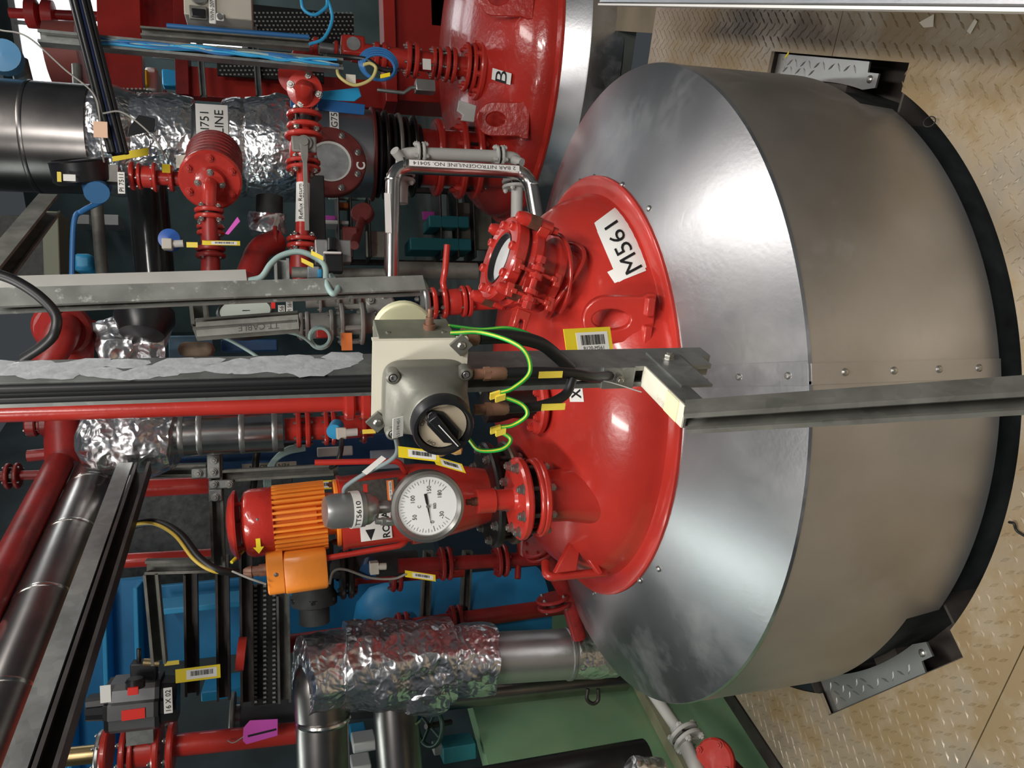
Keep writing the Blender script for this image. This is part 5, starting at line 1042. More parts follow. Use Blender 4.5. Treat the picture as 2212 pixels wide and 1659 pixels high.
plate('red_sticker', at(288, 1543, BYA-.07), XX, ZZ, S(19, BYA), S(40, BYA), .003, MATS['bright_red_plastic'], ac_); lb = plate('label', at(363, 1513, BYA-.075), XX, ZZ, S(48, BYA), S(15, BYA), .002, WHITE, ac_); text(lb, '16 X 02', at(363, 1513, BYA-.077), XX, ZZ, S(9, BYA)); plate('label', at(228, 1499, BYA-.05), XX, ZZ, S(32, BYA), S(18, BYA), .002, WHITE, ac_)
g = G(); g.box(at(305, 1578, BYA+.05), XX*S(20, BYA), V((0, .03, 0)), ZZ*S(24, BYA)); P_(g, 'mount_bracket', GALV, ac_)
g = G(); g.box(at(312, 1450, BYA), XX*S(20, BYA), V((0, .03, 0)), ZZ*S(22, BYA)); g.cyl(at(300, 1400, BYA), at(300, 1440, BYA), .008, 8); P_(g, 'solenoid', BLACK, ac_, bevel=.004); g = G(); g.cyl(at(310, 1430, BYA-.03), at(345, 1432, BYA-.03), .012, 10); P_(g, 'air_fitting', M('brass_fitting', (.55, .42, .22), .3, .8), ac_)
asset_tag('yellow barcode tag by the dark rack struts', at(428, 1455, BYA-.05), -ZZ, XX, S(80, BYA), S(26, BYA)); o = plate('cable_marker', at(371, 1432, BYA-.04), -ZZ, XX, S(26, BYA), S(8, BYA), .002, YELS); tag(o, 'yellow marker on the air line above the grey actuator', 'marker')
pk = thing('magenta_tag', 'magenta tag wired to the grey end flange', 'tag', at(562, 1580, 2.95)); tri([at(540, 1556, 2.95), at(600, 1553, 2.95), at(600, 1589, 2.95), at(532, 1608, 2.95), at(525, 1600, 2.95), at(526, 1572, 2.95)], .002, PINK, 'tag_plate', pk, V((0, 1, 0))); plate('tag_print', at(566, 1583, 2.947), -ZZ+XX*.1, XX+ZZ*.1, S(54, 2.95), S(4, 2.95), .001, INK, pk); cable('thin wire tying the magenta tag to the flange', [at(528, 1590, 2.95), at(505, 1604, 2.97), at(492, 1600, 3.0)], .002, CABLEG)
# ================================================================== overhead runs at the left (along the building grid)
def level(name, label, cat, p0, p1, Y0, r, m, n=20, ext=0):
    a = at(*p0, Y0); b = atz(*p1, a.z); b = b+(b-a)*ext; g = G(); g.tube([a, b], r, n); o = P_(g, name, m, None, ang=1); return tag(o, label, cat), a, b
o, a_, b_ = level('overhead_pipe', 'red overhead pipe slanting away beside the grey rod', 'pipe', (128, 1003), (25, 1205), 2.9, .044, REDD, ext=.5)
level('overhead_rod', 'dark grey rod running under the red overhead pipe', 'rod', (125, 1085), (42, 1245), 2.9, .014, STEEL, ext=.6)
a = at(222, 1015, 2.95); b = atz(136, 1225, a.z); b2 = a+(b-a)*2.4; du = thing('insulated_duct', 'stainless clad overhead duct with straps and a long seam', 'duct', a); pipe(du, [a, b2], .083, SSK, n=36, name='cladding'); dd_ = (b2-a).normalized()
for t in (.12, .32, .55, .8):
    p = a.lerp(b2, t); g = G(); g.lathe(p, dd_, [(.0845, 0), (.0855, .006), (.0845, .012)], 36); P_(g, 'strap', SSP, du)
g = G(); nn = V((-.3, -.5, -.8)).normalized(); nn = (nn-dd_*nn.dot(dd_)).normalized(); g.bar(a+nn*.083, b2+nn*.083, .012, .003, dd_.cross(nn)); P_(g, 'seam', STEEL, du)
a = at(272, 1014, 2.62); b = atz(196, 1228, a.z); b2 = a+(b-a)*2.6
P_(channel(a, b2, .048, .044, -ZZ), 'overhead_strut', GALV, None, ang=.3); tag(bpy.context.scene.objects['overhead_strut'], 'long galvanised overhead strut running beside the stainless duct', 'strut')
P_(channel(a-ZZ*.05+UU*.004, b2-ZZ*.05+UU*.004, .044, .04, UU), 'strut_shaded_face', STEEL, bpy.context.scene.objects['overhead_strut'], ang=.3)  # dark channel paints the shaded side face of the overhead strut
# foil elbow and banded sleeve
SY = 2.75
fe = thing('foil_elbow', 'lumpy foil ball around a pipe bend above a banded steel sleeve', 'insulated pipe', at(615, 932, SY)); foil_tube(fe, at(375, 950, SY), at(235, 956, SY), S(60, SY), seed=31, amp=.022, bulge=.16); foil_tube(fe, at(270, 948, SY-.03), at(195, 958, SY), S(50, SY), seed=32, amp=.02, bulge=.12)
pipe(fe, [at(612, 930, SY), at(360, 942, SY)], S(42, SY), SSP, n=32, name='cladding_sleeve')
for x in (400, 440, 530, 600): p = at(x, 940-(x-360)*.045, SY); g = G(); g.lathe(p, at(500, 935, SY)-at(600, 930, SY), [(S(43, SY), 0), (S(44, SY), .004), (S(44, SY), .014), (S(43, SY), .018)], 32); P_(g, 'steel_band', ALUG, fe)
fs_ = thing('flange_stack', 'red flange stack under the banded steel sleeve', 'pipe', at(740, 925, SY)); stack(fs_, [(620, 928), (800, 920)], SY, [('p', 805, 615, 24, RED), ('fp', 655, 38, 10, 8, RED), ('fp', 712, 36, 9, 5, RED), ('f', 790, 36, 9, RED)])
rp = thing('red_standpipe', 'slim bright red pipe with flanges beside the isolator post', 'pipe', at(800, 885, 2.45)); RPY = 2.45; pos, d_ = stack(rp, [(0, 893), (760, 870)], RPY, [('p', 745, -40, 17, RED), ('p', 800, 740, 22, RED)]); disc(rp, pos(766), d_, S(36, RPY), S(22, RPY), RED); disc(rp, pos(801), d_, S(36, RPY), S(22, RPY), RED); g = G(); g.prism(hexpoly(S(17, RPY)), pos(742), V((1, 0, 0)), V((0, 1, 0)), ZZ*S(16, RPY)); P_(g, 'union_nut', RED, rp)
g = G(); g.lathe(at(728, 920, 2.6), V((-.3, -.8, .2)), [(S(15, 2.6), 0), (S(16, 2.6), .05), (0, .05)], 18); o = P_(g, 'sensor_cap', BLUEL, None); tag(o, 'light blue round sensor cap beside the red flange stack', 'sensor')
g = G(); g.box(at(737, 936, 2.52), XX*S(12, 2.5), V((0, .02, 0)), ZZ*S(10, 2.5)); o = P_(g, 'connector_block', BEIGE, None, bevel=.003); sc2 = thing('solenoid_connector', 'beige connector block with screw gland under the blue sensor cap', 'connector', at(737, 936, 2.52)); o.parent = sc2; o.matrix_parent_inverse = Matrix.Translation(-sc2.location); g = G(); g.cyl(at(748, 935, 2.5), at(772, 933, 2.5), S(8, 2.5), 14); P_(g, 'gland', GREYW, sc2)
o = plate('cable_marker', at(797, 932, 2.45), -ZZ, XX, S(27, 2.45), S(9, 2.45), .002, YELS); tag(o, 'yellow marker next to the beige connector block', 'marker')
cable('black cable dropping from the beige connector block to the guard arm', [at(738, 950, 2.5), at(736, 975, 2.45), at(728, 1000, 2.45), at(715, 1010, 2.5)], .008)
# red tee behind the foil elbow
rt_ = thing('red_pipe_tee', 'shaded red pipe tee behind the foil elbow', 'pipe', at(150, 960, 3.0)); pipe(rt_, [at(140, 1005, 2.95), at(135, 900, 3.0)], S(32, 3), REDD); flange_pair(rt_, at(85, 917, 3.0), ZZ, S(22, 3), S(18, 3), S(5, 3), REDD, 6); pipe(rt_, [at(60, 918, 3), at(140, 917, 3)], S(16, 3), REDD); pipe(rt_, [at(60, 985, 3), at(160, 975, 3)], S(11, 3), REDD)
rs = thing('thin_red_pipe', 'thin shaded red pipe with couplings in the dark behind the tee', 'pipe', at(0, 1030, 3.4)); pipe(rs, [at(-40, 1030, 3.4), at(110, 1025, 3.4)], S(9, 3.4), REDD); flange_pair(rs, at(28, 1028, 3.4), ZZ, S(24, 3.4), S(7, 3.4), S(8, 3.4), REDD, 4)
# struts with bracket plates behind the motor
HY = 2.85
hz = thing('bracket_strut', 'galvanised cross strut with bolted angle brackets behind the motor', 'strut', at(465, 1060, HY)); P_(channel(at(462, 890, HY), at(473, 1228, HY), .045, .041, V((0, -1, 0))), 'strut_channel', GALVD, hz, ang=.3); P_(channel(at(285, 1018, HY), at(446, 1015, HY), .041, .041, V((0, -1, 0))), 'strut_channel', GALVD, hz, ang=.3); P_(channel(at(476, 1028, HY), at(720, 1014, HY), .041, .041, V((0, -1, 0))), 'strut_channel', GALVD, hz, ang=.3)
for (x0, x1, y0, y1, bl_) in ((447, 476, 982, 1034, ((462, 994), (460, 1020))), (413, 447, 1010, 1034, ((428, 1023),)), (450, 505, 1036, 1056, ((462, 1046), (495, 1046))), (450, 480, 1056, 1083, ((465, 1074),))):
    b_ = rect(hz, x0, x1, y0, y1, HY-.03, .008, GALV, 'bracket_plate')
    for (x, y) in bl_: inst(NUT_Z, 'bolt', frame(at(x, y, HY-.04), V((0, -1, 0)), None, .011), b_)
for nm, lbl, p0, p1, Y, r, m in (('blue_pipe', 'deep blue pipe behind the bracket strut', (320, 992), (600, 985), 3.3, 9, BLUED), ('red_pipe', 'red pipe crossing behind the bracket strut', (300, 1055), (455, 1048), 3.3, 17, RED), ('red_pipe', 'red pipe crossing low behind the overhead strut', (258, 1212), (460, 1200), 3.4, 14, RED), ('grey_pipe', 'grey pipe behind the cables above the motor', (560, 1022), (730, 1015), 3.1, 13, GALVD)):
    o = pipe(None, [at(*p0, Y), at(*p1, Y)], S(r, Y), m, name=nm); tag(o, lbl, 'pipe')
o = rect(None, 480, 850, 945, 1010, 3.6, .1, BLUED, 'blue_beam'); tag(o, 'deep blue steel beam behind the motor', 'beam')
o = rect(None, 685, 762, 965, 985, 3.2, .03, GREYW, 'grey_plate'); tag(o, 'pale grey plate above the red guard arm', 'plate'); o = rect(None, 800, 873, 972, 1012, 3.0, .03, M('blue_grey_panel', (.20, .23, .27), .5), 'grey_blue_panel'); tag(o, 'blue grey panel behind the guard arm', 'panel')
lbv = plate('pipe_label', at(582, 1008, 3.05), ZZ, -XX, S(104, 3.05), S(16, 3.05), .002, M('buff_label', (.50, .48, .38), .6)); tag(lbv, 'buff label lettered VENT FROM on the grey pipe', 'label'); text(lbv, 'VENT FROM V', at(582, 1008, 3.047), ZZ, -XX, S(9, 3.05), fit=S(80, 3.05))
for k in range(4): cable('grey green cable in the bundle behind the motor', [at(660, 962+k*3, 2.9), at(620, 968+k*4, 2.9), at(585+k*3, 1000, 2.9), at(572+k*4, 1040, 2.9), at(578+k*4, 1065, 2.95)], .006, WIREC, 'cable bundle behind the motor', k=6, n=6)
cable('black conduit bent down behind the motor', [at(640, 962, 2.95), at(575, 965, 2.95), at(556, 975, 2.95), at(550, 1030, 2.95), at(545, 1060, 2.95)], .013)
mc = [at(246, 1152, 2.5), at(300, 1132, 2.45), at(345, 1130, 2.4), at(390, 1155, 2.35), at(430, 1205, 2.3), at(470, 1231, 2.28), at(515, 1236, 2.3)]
cable('black motor cable arching from the overhead strut to the motor', mc, .011); cable('yellow earth cable tied along the black motor cable', [p+V((0, -.006, .014)) for p in mc], .005, M('amber_wire', (.55, .38, .05), .45)); cable('thin grey wire from the motor cable to the terminal box', [at(502, 1234, 2.25), at(540, 1250, 2.2), at(575, 1262, 2.2)], .003, CABLEG); cable('yellow wire passing under the red rain canopy', [at(500, 1215, 2.3), at(525, 1190, 2.35)], .005, WIREY)
asset_tag('yellow barcode tag behind the nameplate of the motor', at(708, 1047, 2.6), -ZZ, XX, S(48, 2.6), S(18, 2.6)); asset_tag('yellow barcode tag on the dark pipe below the terminal box', at(908, 1244, 2.5), -ZZ+V((-.25, 0, 0)), XX, S(66, 2.5), S(14, 2.5))
# blue structure and rack at the far left
bb = thing('blue_beam', 'bright blue painted steel beam with ledges behind the overhead strut', 'beam', at(330, 1400, 3.9))
rect(bb, -60, 330, 1262, 1700, 3.9, .05, BLUE, 'web'); 
for x in (58, 150, 232, 300): rect(bb, x, x+10, 1262, 1700, 3.82, .14, BLUEL, 'ledge')
b2_ = thing('blue_beam', 'blue beam crossing behind the dark rack struts', 'beam', at(470, 1340, 3.8)); rect(b2_, 330, 640, 1290, 1302, 3.75, .2, BLUEL, 'flange'); rect(b2_, 340, 860, 1240, 1400, 4.0, .04, BLUE, 'web'); rect(b2_, 440, 560, 1470, 1490, 3.7, .2, BLUEL, 'flange')
bt = thing('blue_tank', 'blue tank with rounded shoulder behind the shaded red pipe', 'tank', at(840, 1330, 3.6)); p = at(900, 1345, 3.55); g = G(); g.lathe(V((p.x, p.y, at(850, 1345, 3.55).z)), ZZ, [(.20, -.7), (.20, 0), (.18, .10), (.12, .16), (0, .19)], 40); P_(g, 'tank_shell', BLUE, bt)
rk = thing('dark_strut_rack', 'rack of dark steel struts left of the terminal box', 'rack', at(600, 1400, 3.2)); RKY = 3.2
for (x, y0, y1) in ((412, 1240, 1500), (480, 1200, 1510), (531, 1175, 1520), (611, 1285, 1515)): P_(channel(at(x, y0, RKY), at(x+4, y1, RKY), .05, .041, V((0, -1, 0))), 'rack_strut', STEEL if x < 600 else GALVD, rk, ang=.3)
rect(rk, 545, 600, 1260, 1520, RKY+.05, .02, MESHB, 'rack_tray')
g = G()
for i in range(26):
    for s in (552, 572, 592): p = at(s, 1266+i*10, RKY+.035); g.box(p, XX*S(2, RKY), V((0, .003, 0)), ZZ*S(3, RKY))
P_(g, 'tray_slot_glint', MATS['slot_glint'], rk, ang=0, kind='stuff')
hs = thing('hanger_bracket', 'weathered galvanised hanger strut under the overhead strut', 'strut', at(330, 1300, 2.75)); P_(channel(at(327, 1238, 2.75), at(345, 1432, 2.75), .045, .041, V((0, -1, 0))), 'strut_channel', GALVD, hs, ang=.3); P_(channel(at(315, 1224, 2.75), at(455, 1220, 2.75), .045, .041, V((0, -1, 0))), 'strut_channel', GALVD, hs, ang=.3)
o = pipe(None, [at(512, 1412, 3.0), at(530, 1412, 3.0)], S(32, 3), RED, name='red_blank'); tag(o, 'red end cap disc in front of the dark rack', 'flange')
lr = thing('long_red_pipe', 'long shaded red pipe with flanges passing behind the foil pipe', 'pipe', at(1225, 1310, 3.3)); stack(lr, [(540, 1402), (1225, 1308)], 3.3, [('p', 1240, 515, 18, REDD), ('fp', 870, 33, 9, 6, REDD, 6, NUT_RD), ('fp', 985, 33, 9, 6, REDD, 6, NUT_RD)])
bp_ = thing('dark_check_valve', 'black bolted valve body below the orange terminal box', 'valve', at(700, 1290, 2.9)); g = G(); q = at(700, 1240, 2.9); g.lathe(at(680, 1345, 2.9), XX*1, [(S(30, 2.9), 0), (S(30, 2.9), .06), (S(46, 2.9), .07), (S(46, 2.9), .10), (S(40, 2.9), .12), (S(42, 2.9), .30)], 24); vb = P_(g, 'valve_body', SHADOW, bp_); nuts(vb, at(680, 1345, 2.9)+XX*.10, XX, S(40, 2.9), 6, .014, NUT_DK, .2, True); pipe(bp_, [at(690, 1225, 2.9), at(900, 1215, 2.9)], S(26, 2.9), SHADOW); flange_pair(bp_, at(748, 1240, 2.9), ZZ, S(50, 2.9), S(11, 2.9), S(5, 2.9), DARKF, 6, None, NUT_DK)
sv = thing('red_spring_valve', 'shaded red valve with flanges beside the yellow barcode tag', 'valve', at(860, 1250, 2.9)); stack(sv, [(760, 1240), (880, 1232)], 3.15, [('p', 1000, 760, 22, REDD), ('f', 770, 42, 10, REDD), ('f', 852, 42, 9, REDD), ('f', 866, 42, 9, REDD)])
cable('grey signal cable sagging under the guard arm', [at(712, 1262, 2.5), at(720, 1235, 2.5), at(745, 1230, 2.5), at(800, 1248, 2.5), at(850, 1250, 2.5), at(878, 1240, 2.5)], .004, CABLEG)
g = G(); g.lathe(at(800, 1220, 2.55), V((-.2, -.8, .2)), [(S(18, 2.55), 0), (S(18, 2.55), .05), (0, .05)], 18); o = P_(g, 'sensor_cap', BLUED, None); tag(o, 'dark blue round sensor cap below the lantern', 'sensor'); g = G(); g.box(at(808, 1226, 2.48), XX*S(12, 2.5), V((0, .02, 0)), ZZ*S(9, 2.5)); g.cyl(at(815, 1224, 2.47), at(835, 1223, 2.47), S(7, 2.5), 12); o = P_(g, 'connector_block', BEIGE, None, bevel=.002); tag(o, 'beige connector block on the dark blue sensor cap', 'connector')
o = rect(None, 120, 640, 1020, 1262, 4.6, .3, SPECK, 'insulated_tank_wall'); tag(o, 'dark speckled cladding of a large tank behind the red pipes', 'tank')
g = G()
for k in range(3): g.tube([at(905+k*30, 1200, 3.2), at(902+k*30, 1330, 3.2)], .022, 8)
for k, (x, lbl) in enumerate(((925, 'dim galvanised strut behind the shaded red pipe flange'), (1010, 'dim galvanised strut beside the blue tank'))): strut('rear_strut', lbl, at(x, 1190, 3.35), at(x-8, 1340, 3.35), .041, .041, V((0, -1, 0)), GALVD)
# ================================================================== second post, trunking and the things between
p0, p1 = at(-40, 652, 1.80), at(911, 617, 2.02)
P_(channel(p1, p0, .041, .041, V((-.9, -.3, 0))), 'splattered_strut', GALVP, None, ang=.3); tag(bpy.context.scene.objects['splattered_strut'], 'paint splattered galvanised strut with white slotted trunking behind it', 'strut')
tk = thing('slotted_trunking', 'pale grey slotted trunking along the splattered strut', 'trunking', at(530, 608, 2.0)); a_, b_ = at(-30, 622, 1.86), at(531, 603, 2.0); g = G(); g.bar(a_, b_, .045, .02, XX); P_(g, 'trunking_channel', GREYW, tk)
g = G()
for i in range(15): p = a_.lerp(b_, (i+.5)/15)+V((-.014, -.0105, 0)); g.box(p, (b_-a_).normalized()*.007, XX*.0035, V((0, .001, 0)))
P_(g, 'slot', INK, tk, ang=0, kind='stuff')
cable('thick black cable curving down in front of the splattered strut', [at(-30, 585, 1.6), at(30, 605, 1.6), at(85, 640, 1.6), at(120, 680, 1.6), at(118, 718, 1.6), at(95, 745, 1.62), at(50, 775, 1.65)], .0095)
rfl = thing('red_flanged_elbow', 'shaded red flanged elbow behind the black curving cable', 'pipe', at(140, 740, 2.5)); e1 = V((-.35, -.9, .1)).normalized(); disc(rfl, at(140, 705, 2.55), e1, S(52, 2.5), .04, REDD); disc(rfl, at(115, 705, 2.5), V((.2, -.6, .7)), S(34, 2.5), .03, REDD); pipe(rfl, [at(140, 705, 2.5), at(130, 735, 2.42), at(90, 790, 2.45)], S(28, 2.5), REDD, .06); pipe(rfl, [at(165, 690, 2.6), at(160, 790, 2.6)], S(34, 2.5), REDD)
fl2 = thing('foil_bundle', 'ragged foil lagging between the two strut posts', 'insulated pipe', at(365, 750, 2.6)); foil_tube(fl2, at(215, 745, 2.6), at(290, 730, 2.6), S(46, 2.6), seed=41, amp=.03, bulge=.15); foil_tube(fl2, at(285, 745, 2.6), at(365, 750, 2.6), S(38, 2.6), seed=42, amp=.03, bulge=.1)
g = G(); g.lathe(at(312, 690, 2.5), V((-.9, -.35, .1)), [(0, .06), (S(40, 2.5), .05), (S(55, 2.5), .0), (S(52, 2.5), -.03), (0, -.03)], 32); o = P_(g, 'black_gauge_back', BLACK, None); tag(o, 'black domed gauge back under the splattered strut', 'gauge')
rt2 = at(650, 668, 2.35)
og = thing('pressure_gauge', 'oval looking black rimmed gauge seen edge on beside the strut arm', 'gauge', at(580, 672, 2.35)); gd = V((.78, -.62, .06)).normalized(); gq = at(530, 672, 2.35); g = G(); g.lathe(gq-gd*.05, gd, [(0, 0), (.078, 0), (.08, .05), (.074, .056), (.070, .05), (0, .05)], 40); P_(g, 'case', BLACK, og, ang=.5); g = G(); g.lathe(gq+gd*.0005, gd, [(0, 0), (.070, 0), (.070, .001), (0, .001)], 36); dl2 = P_(g, 'dial', M('pale_green_dial', (.55, .60, .53), .5), og)
L = loc(gq+gd*.002, ZZ.cross(gd), ZZ); g = G(); g.bar(L(0, .008), L(0, -.05), .004, .0006, ZZ.cross(gd)); P_(g, 'needle', INK, dl2, ang=0)
ta_ = thing('strut_arm', 'galvanised strut arm lettered TT CABLE held by a cross strut', 'strut', at(420, 700, 2.1)); P_(channel(at(424, 712, 2.1), at(645, 695, 2.05), .041, .041, V((.5, -.5, 0))), 'strut_channel', GALVD, ta_, ang=.3); P_(channel(at(428, 652, 2.15), at(434, 706, 2.12), .041, .041, V((0, -1, 0))), 'strut_channel', GALVD, ta_, ang=.3)
g = G(); g.bar(at(424, 712, 2.075), at(645, 695, 2.025), .036, .002, XX); fc_ = P_(g, 'marked_face', GALVD, ta_); text(fc_, 'TT CABLE', at(560, 706, 2.02), at(424, 712, 2.1)-at(645, 695, 2.05), -XX, .016, lift=.004)
for nm, lbl, x, y, s, m in (('number_label', 'white label lettered T56 above the strut arm', 608, 671, 'T56', WHITE), ('number_label', 'white label lettered PI 56193 above the strut arm', 625, 658, 'PI 56193', WHITE)):
    o = plate(nm, at(x, y, 2.2), XX, ZZ, S(22 if s == 'T56' else 34, 2.2), S(13, 2.2), .002, m); tag(o, lbl, 'label'); text(o, s, at(x, y, 2.197), XX, ZZ, S(8, 2.2), fit=S(18 if s == 'T56' else 30, 2.2))
# grey flanged glass valve column in the middle
QY = 2.5
gv = thing('grey_flanged_column', 'grey bolted valve column with tie rods behind the strut arm', 'valve', at(790, 700, QY)); pos, d_ = stack(gv, [(640, 706), (800, 698)], QY, [('p', 810, 640, 22, CAST), ('f', 655, 28, 8, CAST), ('f', 668, 30, 8, CAST), ('p', 712, 670, 26, CAST), ('f', 720, 32, 8, CAST), ('f', 742, 44, 8, CAST), ('f', 786, 44, 9, CAST)])
for k in range(4):
    t = pi/2*k+.5; u_ = d_.orthogonal().normalized(); v_ = d_.cross(u_); o_ = (u_*cos(t)+v_*sin(t))*S(36, QY); g = G(); g.cyl(pos(742)+o_, pos(786)+o_, .009, 8); P_(g, 'tie_rod', CAST, gv)
rect(gv, 683, 712, 712, 730, QY-.1, .03, REDD, 'red_plate')
gv2 = thing('grey_flanged_column', 'grey flange column half hidden behind the splattered strut', 'valve', at(790, 640, 2.75)); stack(gv2, [(640, 648), (800, 640)], 2.75, [('p', 800, 660, 18, CAST), ('f', 694, 28, 6, CAST), ('f', 732, 28, 6, CAST), ('f', 762, 28, 6, CAST), ('f', 778, 28, 6, CAST)])
gb2 = thing('blank_flange', 'round grey blank flange facing out beside the isolator', 'flange', at(822, 660, 2.6)); f_ = disc(gb2, at(822, 662, 2.6), V((.1, -1, .1)), S(30, 2.6), .03, CAST); nuts(f_, at(822, 662, 2.6)+V((.1, -1, .1)).normalized()*.03, V((.1, -1, .1)), S(22, 2.6), 4, .013, NUT_Z, .4)
g = G(); 
for k in range(3): g.tube([at(692+cos(t)*(20+k*2), 729+sin(t)*(20+k*2), 2.25+.01*k) for t in [2*pi*i/26 for i in range(26)]], .0045, 6, closed=True)
o = P_(g, 'cable_coil', WIREC, None, ang=1); tag(o, 'coiled grey green cable hanging under the strut arm', 'cable coil'); cable('grey green cable running from the arm to its coil', [at(430, 720, 2.12), at(500, 715, 2.2), at(560, 712, 2.2), at(640, 722, 2.22), at(680, 748, 2.25)], .0045, WIREC); cable('grey green cable crossing behind the silver painted post', [at(430, 722, 2.15), at(480, 728, 2.2), at(540, 760, 2.2), at(580, 790, 2.2)], .005, WIREC)
o = plate('orange_tag', at(749, 738, 2.3), XX, ZZ, S(36, 2.3), S(22, 2.3), .002, ORGS); tag(o, 'orange label hanging beside the isolator box', 'tag')
o = plate('orange_flag', at(590, 657, 2.3), XX, ZZ, S(18, 2.3), S(8, 2.3), .002, MATS['bright_red_plastic']); tag(o, 'small red flag beside the edge on gauge', 'tag')
o = rect(None, 480, 600, 735, 760, 2.9, .1, BLUED, 'blue_block'); tag(o, 'dark blue block below the strut arm', 'beam'); o = rect(None, 365, 460, 725, 775, 2.8, .02, M('pale_blue_bracket', (.16, .30, .42), .5), 'blue_bracket'); tag(o, 'pale blue bracket beside the ragged foil', 'bracket'); g = G(); g.box(at(425, 755, 2.7), XX*S(14, 2.7), V((0, .05, 0)), ZZ*S(32, 2.7)); o = P_(g, 'stone_lump', M('brown_lagging', (.25, .19, .13), .8, 0, .4, 20), None, bevel=.02); tag(o, 'brown lagging lump on the blue bracket', 'lagging')
# ================================================================== behind the reflux line
jb2 = thing('cable_junction', 'galvanised stub with a grey green cable loop beside the red reflux valve', 'strut', at(605, 610, 2.5)); P_(channel(at(608, 560, 2.5), at(610, 625, 2.5), .045, .041, V((0, -1, 0))), 'strut_channel', GALV, jb2, ang=.3)
cable('grey green cable looping in front of the splattered strut', [at(536, 606, 2.0), at(565, 598, 2.0), at(585, 570, 2.0), at(610, 551, 2.0), at(650, 544, 2.0), at(690, 562, 2.0), at(703, 580, 1.98), at(705, 610, 1.95), at(718, 634, 1.93), at(730, 622, 1.95), at(715, 595, 2.0)], .0075, WIREC)
for x, y, lbl in ((685, 552, 'yellow marker on the top of the grey green loop'), (664, 568, 'yellow marker on the inner strand of the grey green loop')): o = plate('cable_marker', at(x, y, 1.98), -ZZ+XX*-.5, XX, S(26, 2), S(9, 2), .003, YELS); tag(o, lbl, 'marker')
pa = thing('pneumatic_actuator', 'silver pneumatic actuator with black ends below the reflux pipe', 'actuator', at(720, 560, 2.75)); rect(pa, 680, 757, 522, 570, 2.75, .08, ALUG, 'actuator_body'); rect(pa, 700, 740, 548, 590, 2.7, .06, BLACK, 'end_cap'); rect(pa, 698, 738, 544, 549, 2.66, .02, WHITE, 'label'); rect(pa, 664, 690, 578, 602, 2.7, .06, M('grey_blue_box', (.25, .28, .30), .4), 'valve_block'); rect(pa, 686, 696, 582, 600, 2.66, .02, BLUEL, 'blue_end'); g = G(); g.cyl(at(718, 545, 2.68), at(718, 520, 2.7), .02, 12); P_(g, 'top_knob', BLACK, pa)
for nm, lbl, p0, p1, Y, r, m in (('grey_pipe', 'grey horizontal pipe under the silver actuator', (630, 588), (838, 592), 2.8, 11, GALVD), ('grey_beam', 'wide grey steel bar behind the red ball valve lever', (855, 583), (1030, 586), 3.0, 18, GALVD)): o = pipe(None, [at(*p0, Y), at(*p1, Y)], S(r, Y), m, name=nm); tag(o, lbl, 'pipe')
de = thing('shaded_red_elbow', 'shaded red pipe elbow between foil pipe and reflux valve', 'pipe', at(560, 590, 3.0)); pipe(de, [at(600, 520, 3.05), at(560, 535, 3.0), at(535, 600, 2.95)], S(24, 3), REDD, .12); disc(de, at(600, 522, 3.05), ZZ, S(32, 3), S(8, 3), REDD)
fp2 = thing('foil_ended_pipe', 'black pipe with a ragged foil collar beside the reflux pipe', 'insulated pipe', at(580, 500, 3.1)); pipe(fp2, [at(582, 425, 3.1), at(582, 500, 3.1)], S(26, 3.1), SHADOW); foil_tube(fp2, at(576, 462, 3.1), at(576, 508, 3.1), S(34, 3.1), seed=51, amp=.016)
rv = thing('red_drain_valve', 'red drain valve assembly beside the magenta tag', 'valve', at(450, 590, 2.95)); yy = lambda y: at(455, y, 2.95); pipe(rv, [yy(490), yy(600)], S(18, 2.95), REDD); flange_pair(rv, yy(497), XX, S(26, 2.95), S(8, 2.95), S(4, 2.95), RED, 4); flange_pair(rv, yy(545), XX, S(28, 2.95), S(9, 2.95), S(4, 2.95), REDD, 4)
tri([at(486, 505, 2.8), at(513, 468, 2.8), at(519, 478, 2.8), at(494, 507, 2.8)], .002, PINK, 'pink_slip', None, V((0, 1, 0))); tag(bpy.context.scene.objects['pink_slip'], 'slanting magenta slip tied to the red drain valve', 'tag')
asset_tag('long narrow yellow barcode tag beside the red drain valve', at(478, 525, 2.8), -ZZ, XX, S(70, 2.8), S(9, 2.8))
sb_ = thing('blue_regulator', 'blue regulator knob with beige gland block', 'regulator', at(370, 525, 2.8)); g = G(); g.lathe(at(370, 522, 2.85), V((0, -1, 0)), [(S(20, 2.8), 0), (S(20, 2.8), .05), (0, .055)], 24); P_(g, 'knob', M('royal_blue_plastic', (.02, .10, .40), .4), sb_); g = G(); g.box(at(362, 528, 2.76), XX*S(10, 2.8), V((0, .02, 0)), ZZ*S(9, 2.8)); P_(g, 'gland_block', BEIGE, sb_, bevel=.003); g = G(); g.cyl(at(372, 527, 2.76), at(396, 526, 2.76), S(7, 2.8), 12); P_(g, 'gland', GREYW, sb_); o = plate('cable_marker', at(415, 529, 2.75), -ZZ, XX, S(20, 2.8), S(10, 2.8), .003, YELS); tag(o, 'yellow marker beside the blue regulator', 'marker')
mt = thing('maroon_spindle', 'maroon valve spindle with round flange in the background', 'valve', at(760, 520, 3.3)); pipe(mt, [at(783, 470, 3.4), at(765, 530, 3.1)], S(9, 3.3), MAROON); disc(mt, at(786, 468, 3.4), V((.4, -.8, .3)), S(24, 3.3), .04, MAROON); g = G(); g.box(at(755, 508, 3.2), XX*.03, V((0, .03, 0)), ZZ*.03); P_(g, 'clamp', MAROON, mt, bevel=.006)
